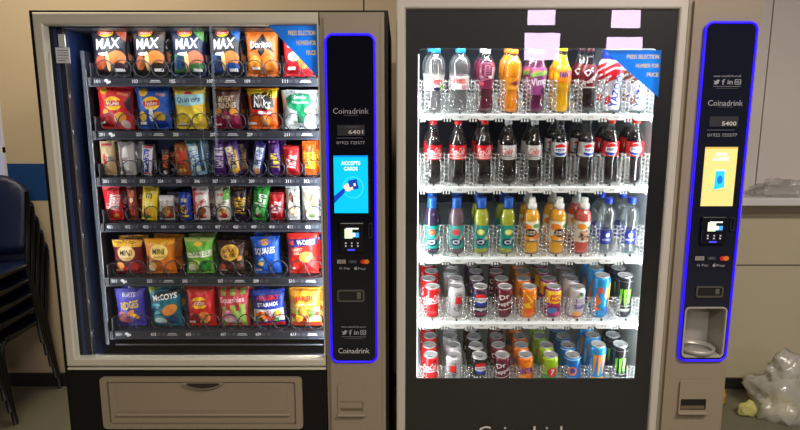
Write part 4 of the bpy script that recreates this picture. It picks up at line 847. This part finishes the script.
D = {'vim_clear': 'clear flavoured water bottle with blue cap, red lettering and fruit print', 'vim_plain': 'clear flavoured water bottle with blue cap and turned red lettering', 'vim_dark': 'dark maroon squash bottle', 'orange': 'bright orange energy drink bottle', 'ribena': 'purple fruit drink bottle', 'fanta': 'yellow orange fizzy drink bottle with orange label', 'drpepper': 'dark fizzy drink bottle with maroon label and slanted lettering', 'yazoo_red': 'red and white striped milkshake bottle with blue cap', 'yazoo_brown': 'brown and white striped milkshake bottle with blue cap',
     'coke': 'cola bottle with red label and red cap', 'diet': 'cola bottle with silver label and silver cap', 'pepmax': 'dark cola bottle with round badge and black cap', 'pepred': 'dark cola bottle with round badge and bright red cap', 'oas_purple': 'dark purple fruit drink bottle with teal label and blue cap', 'oas_pink': 'greyish pink fruit drink bottle with teal label', 'oas_green': 'yellow-green fruit drink bottle with teal label and lemon', 'juice_o': 'orange juice bottle with white cap', 'juice_p': 'pinkish red juice bottle with white cap', 'water': 'still water bottle with blue cap and navy label'}
shelf = ['top', 'second', 'third', 'fourth', 'bottom']
lane = ['first', 'second', 'third', 'fourth', 'fifth', 'sixth', 'seventh', 'eighth', 'ninth']
used = set()
def put(proto, r, k, d, Y0, label, cat, group, rad, tilt=True, dx=0):
    """stand a drink on the sloping tray: lane k, d-th from the front"""
    if proto.name in used: c = copy_tree(proto)
    else: c = proto; used.add(proto.name)
    Y = Y0+d*(2*rad+.002)
    c.location = (LX[k]+dx, Y, BT[r]-.0045+(Y-2.085)*math.tan(SL)+rad*0.78*math.tan(SL)+.0005)
    c.rotation_euler = (SL if tilt else 0, 0, random.Random(r*40+k*5+d).uniform(-.25, .25)); tag(c, label, cat, group); return c
for r in range(3):
    for k in range(9):
        key = B0[r][k]; same = [i for i in range(9) if B0[r][i] == key]
        whose = '' if len(same) == 1 else (' %s of %s' % (('left', 'right')[same.index(k)] if len(same) == 2 else ('leftmost', 'middle', 'rightmost')[same.index(k)], ('two', 'three')[len(same)-2]))
        base = CB[key]
        put(base, r, k, 0, 2.132, '%s, front, %s shelf%s' % (D[key], shelf[r], ','+whose if whose else ''), 'bottle', 'bottles on the %s shelf' % shelf[r], .034, dx=.003 if key.startswith('juice') else 0)
        put(base, r, k, 1, 2.136, '%s, rear, %s shelf%s' % (D[key], shelf[r], ','+whose if whose else ''), 'bottle', 'bottles on the %s shelf' % shelf[r], .034)

CANL = mat((214, 214, 216), .34, metal=.55, name='aluminium')
def can(H, Rm, base, specs, top=None):
    root = bpy.data.objects.new('drink_can', None); COL.objects.link(root)
    pr = [(0, .78*Rm), (.003, .80*Rm), (.010, .97*Rm), (.014, Rm), (H-.016, Rm), (H-.010, .95*Rm), (H-.004, .84*Rm)]; rf = rfun(pr)
    mb = MB(); mb.lathe(pr, mat(base, .26, metal=.25, name='can_paint'), 26)
    cylprint(mb, specs, H, rf, Rm); mb.build('can_body', root)
    mb = MB(); mb.lathe([(0, .84*Rm), (.003, .86*Rm), (.004, .83*Rm), (.0035, .79*Rm), (.0012, .77*Rm), (.0008, .70*Rm), (.0012, .66*Rm), (.0012, .001)], CANL, 26, (0, 0, H-.0042), cap=False)
    ld = mb.build('can_lid', root)
    mb = MB(); mb.plate(rrect(-.0065, .0065, -.002, .016, .005), 0, .001, CANL, holes=[rrect(-.003, .003, .006, .012, .0028)])
    o = mb.build('pull_tab', ld); o.rotation_euler = (PI/2, 0, 0); o.location = (0, .003, H-.0015)
    mb = MB(); n = 14; mb.add([(.009*math.cos(2*PI*k/n), -.010+.007*math.sin(2*PI*k/n), H-.0028) for k in range(n)], [tuple(range(n))], mat((120, 120, 124), .35, metal=.8)); mb.build('can_mouth', ld)
    return root
CN = {}
CN['cola'] = can(.116, .0308, (206, 16, 26), [T('Coca-Cola', 0, .66, 1.2, .24, W_, 8, .03, .3), R(0, .5, 1.6, .025, W_, 6), E(0, .2, .3, .05, (230, 60, 60))])
CN['diet'] = can(.116, .0308, (198, 198, 202), [T('Diet', .0, .80, .6, .10, (80, 80, 86), 0, .02), G([(-.25, .78), (0, .60), (.25, .78), (.3, .50), (0, .55), (-.3, .50)], (205, 24, 36)), R(0, .60, .5, .24, (205, 24, 36)), T('Coke', 0, .38, .8, .2, (60, 60, 66), 60, .04)])
pepc = [E(0, .62, .50, .20, (235, 235, 240)), G([(-.48, .66), (-.4, .78), (0, .84), (.4, .78), (.48, .66), (.1, .70)], (214, 30, 36)), G([(-.46, .55), (-.35, .46), (0, .41), (.35, .46), (.46, .55), (0, .52)], (24, 60, 180)), T('pepsi', 0, .62, .7, .08, (20, 40, 110), 0, .04)]
CN['pepsi'] = can(.116, .0308, (60, 26, 60), [R(0, .5, 2.2, .7, (30, 34, 80))]+pepc+[R(0, .14, 1.8, .1, (130, 30, 70)), T('pepsi', 0, .30, 1.2, .14, W_, 0, .05)])
CN['pepmax'] = can(.116, .0308, (24, 24, 28), pepc+[T('MAX', 0, .28, 1.1, .16, (210, 214, 220), 0, .06), R(0, .95, 2.2, .03, (200, 200, 205))])
CN['drp'] = can(.116, .0308, (104, 18, 44), [T('Dr', -.15, .72, .8, .16, (235, 230, 230), 20, .05), T('Pepper', .05, .50, 1.5, .18, (235, 230, 230), 20, .05), R(0, .3, 1.6, .02, (235, 230, 230), 10)])
CN['tango'] = can(.116, .0308, (240, 126, 14), [G([(-.6, .9), (.3, .55), (-.1, .5), (.5, .1), (-.7, .45), (0, .55)], (250, 196, 40)), E(.4, .7, .3, .1, (245, 160, 30)), E(0, .25, .4, .1, (235, 90, 20))])
CN['fanta'] = can(.116, .0308, (240, 118, 10), [T('FANTA', 0, .52, 1.5, .22, (20, 44, 150), 8, .09), E(-.3, .3, .4, .1, (250, 160, 30)), E(.3, .75, .4, .1, (245, 140, 20))])
CN['vimto'] = can(.116, .0308, (150, 30, 120), [R(0, .70, 2, .42, (245, 200, 40)), R(0, .68, .9, .22, (225, 60, 40)), T('HIT', 0, .68, .6, .12, (250, 230, 60), 0, .06), T('Vimto', 0, .46, 1.2, .12, (205, 30, 60), 0, .07), E(-.2, .26, .4, .1, (60, 120, 190)), E(.35, .14, .4, .08, (225, 60, 120))])
CN['white'] = can(.116, .0308, (212, 208, 218), [E(.1, .80, .2, .08, (40, 50, 40)), E(-.1, .74, .2, .05, (120, 170, 90)), T('LC', 0, .58, .6, .12, (110, 60, 150), 0, .05), T('Sun', .05, .40, .9, .16, (90, 60, 170), 8, .07), E(-.1, .14, .4, .09, (236, 170, 90)), R(0, .02, 2, .04, (205, 50, 60))])
CN['lime'] = can(.116, .0308, (160, 200, 30), [R(0, .22, 2.2, .36, (30, 150, 60)), E(0, .48, .42, .18, (210, 36, 40)), T('7', 0, .49, .3, .2, W_, 0, .08), E(.5, .66, .25, .08, (210, 230, 80))])
CN['blue'] = can(.116, .0308, (14, 110, 200), [E(0, .52, .42, .16, (236, 130, 50)), E(.05, .54, .22, .10, (60, 60, 150)), E(0, .2, .5, .12, (80, 170, 230)), R(0, .92, 2, .03, (120, 190, 235))])
CN['tallblue'] = can(.160, .0308, (30, 150, 216), [G([(-.55, .62), (-.1, .40), (-.45, .28), (-.1, .22), (-.7, .12), (-.6, .4)], (240, 130, 50)), E(.3, .62, .22, .16, (220, 150, 90)), E(-.25, .68, .25, .08, (200, 80, 70)), R(.6, .5, .2, .7, (235, 190, 90)), E(.35, .2, .3, .07, (20, 90, 180))])
CN['tallmango'] = can(.160, .0308, (36, 150, 220), [G([(-.55+.38*k, .80), (-.25+.38*k, .80), (-.35+.38*k, .32-.06*(k == 1)), (-.45+.38*k, .30)], (240, 150, 50)) for k in range(3)]+[R(0, .20, 1.3, .05, (240, 190, 90)), E(.1, .1, .5, .04, (60, 90, 170)), E(-.7, .5, .15, .2, (110, 190, 235))])
mon = lambda: [G([(-.42+.32*k, .70), (-.18+.32*k, .72), (-.22+.32*k, .45), (-.28+.32*k, .34-.08*(k == 1)), (-.36+.32*k, .40)], (110, 215, 50)) for k in range(3)]+[R(0, .30, 1.2, .02, (120, 120, 124)), T('ENERGY', 0, .20, 1.0, .06, (225, 225, 225), 0, .04), R(0, .90, 2, .01, (120, 120, 124))]
CN['monster'] = can(.160, .0308, (32, 33, 40), mon())
R4 = ['cola', 'diet', 'pepsi', 'drp', 'tango', 'vimto', 'white', 'tallblue', 'monster']
R5 = ['cola', 'diet', 'pepmax', 'drp', 'fanta', 'lime', 'blue', 'tallmango', 'monster']
DC = {'cola': 'red cola can with white script', 'diet': 'silver diet cola can with red patch', 'pepsi': 'dark blue and purple cola can with round badge', 'pepmax': 'black cola can with red, white and blue badge', 'drp': 'maroon fizzy drink can with white slanted lettering', 'tango': 'orange fizzy can with yellow flash', 'fanta': 'orange fizzy can with blue lettering', 'vimto': 'yellow, red and purple fruit drink can', 'white': 'white can with purple lettering', 'lime': 'lime green fizzy can with red dot', 'blue': 'bright blue can with orange spot', 'tallblue': 'tall light blue can with orange and brown pattern', 'tallmango': 'tall light blue can with three orange stripes', 'monster': 'tall black energy drink can with green claw marks'}
place = ['at the front', 'second from the front', 'third from the front', 'fourth from the front']
for r, row in ((3, R4), (4, R5)):
    for k, key in enumerate(row):
        for d in range(4 if 'tall' not in key and key != 'monster' else 3):
            put(CN[key], r, k, d, 2.134, '%s, %s, %s shelf' % (DC[key], place[d], shelf[r]), 'can', 'cans on the %s shelf' % shelf[r], .034, dx=(.0, -.005, .0045, -.004)[(d+k) % 4 if d else 0])

# ------------------------------------------------------------------ stacked chairs at the left
cf = mat((12, 12, 14), 0.5, metal=.0, name='chair_metal'); cs = mat((12, 26, 60), 0.45, vary=.1, name='chair_shell')
def sheet(mb, f, nu, nv, th, mt):
    """thin curved shell f(u,v) with thickness along -normal"""
    vs = []; fs = []; P_ = [[f(i/nu, j/nv) for i in range(nu+1)] for j in range(nv+1)]
    for s_ in (0, 1):
        for j in range(nv+1):
            for i in range(nu+1):
                a = P_[j][max(0, i-1)]; b = P_[j][min(nu, i+1)]; c = P_[max(0, j-1)][i]; d = P_[min(nv, j+1)][i]
                nrm = (b-a).cross(d-c).normalized(); vs.append(P_[j][i]-nrm*th*s_)
    N = (nu+1)*(nv+1)
    for j in range(nv):
        for i in range(nu):
            q = (j*(nu+1)+i, j*(nu+1)+i+1, (j+1)*(nu+1)+i+1, (j+1)*(nu+1)+i); fs.append(q); fs.append(tuple(N+x for x in reversed(q)))
    rim = [i for i in range(nu+1)]+[j*(nu+1)+nu for j in range(1, nv+1)]+[nv*(nu+1)+i for i in range(nu-1, -1, -1)]+[j*(nu+1) for j in range(nv-1, 0, -1)]
    for a, b in zip(rim, rim[1:]+rim[:1]): fs.append((b, a, N+a, N+b))
    mb.add(vs, fs, mt, True)
def chair():
    root = bpy.data.objects.new('stacking_chair', None); COL.objects.link(root)
    mb = MB(); sheet(mb, lambda u, v: Vector(((u-.5)*.43*(1-.05*v), -.20+.40*v, .455-.025*math.sin(PI*v)-.03*(1-v)**4*1.0-.012*(1-(2*u-1)**2))), 8, 10, .010, cs); mb.build('seat', root)
    def bk(u, v):
        wv = (1-.25*max(0, v-.6)**2*6)*(1-.08*(1-v)); return Vector(((u-.5)*.45*wv, .205+.075*v-.03*(1-(2*u-1)**2), .50+.39*v-(.05*max(0, v-.8)*5*abs(2*u-1)**4)))
    mb = MB(); sheet(mb, bk, 10, 10, .010, cs); mb.build('backrest', root)
    for sx in (-1, 1):
        mb = MB(); mb.tube([(sx*.215, -.150, 0), (sx*.213, -.165, .12), (sx*.210, -.185, .36), (sx*.209, -.175, .41), (sx*.205, -.13, .435)], .0125, cf, 8); mb.build('leg', root)
        mb = MB(); mb.tube([(sx*.215, .240, 0), (sx*.212, .215, .20), (sx*.208, .185, .42), (sx*.206, .215, .55), (sx*.204, .26, .80)], .0115, cf, 8); mb.build('leg', root)
        mb = MB(); mb.tube([(sx*.206, -.16, .437), (sx*.208, 0, .43), (sx*.207, .185, .43)], .0105, cf, 8); mb.build('side_rail', root)
    for yy, zz in ((-.13, .433), (.17, .43)):
        mb = MB(); mb.tube([(-.206, yy, zz), (.206, yy, zz)], .009, cf, 8); mb.build('cross_rail', root)
    return root
ch = chair(); ps = ['lowest', 'second from the floor', 'third from the floor', 'fourth from the floor', 'topmost']
for k in range(5):
    c = ch if k == 0 else copy_tree(ch)
    c.location = (-2.105, 2.885-.028*k, .078*k); tag(c, 'black and navy stacking chair by the wall, %s in its stack' % ps[k], 'chair', 'stacked chairs at the left')

# ------------------------------------------------------------------ bags at the right
def crumple(name, loc, sx, sy, sz, seed, mt, sub=4, amp=.28, flatb=True):
    from mathutils import noise
    bm = bmesh.new(); bmesh.ops.create_icosphere(bm, subdivisions=sub, radius=1)
    for q in bm.verts:
        p = q.co.copy(); n1 = noise.noise(p*1.6+Vector((seed, 0, 0))); n2 = abs(noise.noise(p*3.7+Vector((0, seed, 0)))); n3 = abs(noise.noise(p*8+Vector((seed, seed, 0))))
        k = 1+amp*n1-amp*1.5*n2-amp*.9*n3; q.co = Vector((p.x*sx*k, p.y*sy*k, p.z*sz*k))
        if flatb: q.co.z = max(q.co.z, -sz*.45)
    zmin = min(q.co.z for q in bm.verts)
    for q in bm.verts: q.co.z -= zmin
    mb = MB(); mb.bm(bm, mt, True); o = mb.build(name); o.location = loc; return o
bagm = clear_mat('bag_film', tint=(.97, .96, .92), refl=.10, rough=.22, haze=.72, hcol=(1, .98, .92), edge=.5)
b1 = empty('plastic_bag', (1.93, 2.84, 0), label='crumpled clear plastic bag with yellow packaging inside on the floor at the right', cat='plastic bag')
o = crumple('bag_film', (0, 0, 0), .190, .15, .175, 3, bagm); o.parent = b1
o = crumple('bag_handle', (.035, -.01, .14), .13, .08, .11, 9, bagm, flatb=False); o.parent = b1
o = crumple('yellow_wrapper', (-.01, -.01, .012), .10, .07, .07, 5, mat((232, 226, 140), .4, name='yellow_wrap'), sub=3); o.parent = b1
o = crumple('yellow_corner', (-.170, -.02, .004), .055, .03, .055, 7, mat((206, 200, 120), .4, name='yellow_wrap_pale'), sub=3); o.parent = b1
clr = clear_mat('loose_film', tint=(.99, .99, .99), refl=.12, rough=.12, haze=.13, edge=.7)
o = crumple('clear_packaging', (1.99, 3.075, 1.085), .21, .065, .065, 12, clr); tag(o, 'loose clear plastic packaging lying on the white sill at the right', 'packaging')
o = crumple('yellow_packet', (1.672, 2.95, 0), .040, .05, .085, 15, mat((206, 160, 40), .45, name='yellow_card'), sub=3); tag(o, 'small yellow packet on the floor behind the drinks machine right edge', 'packet')
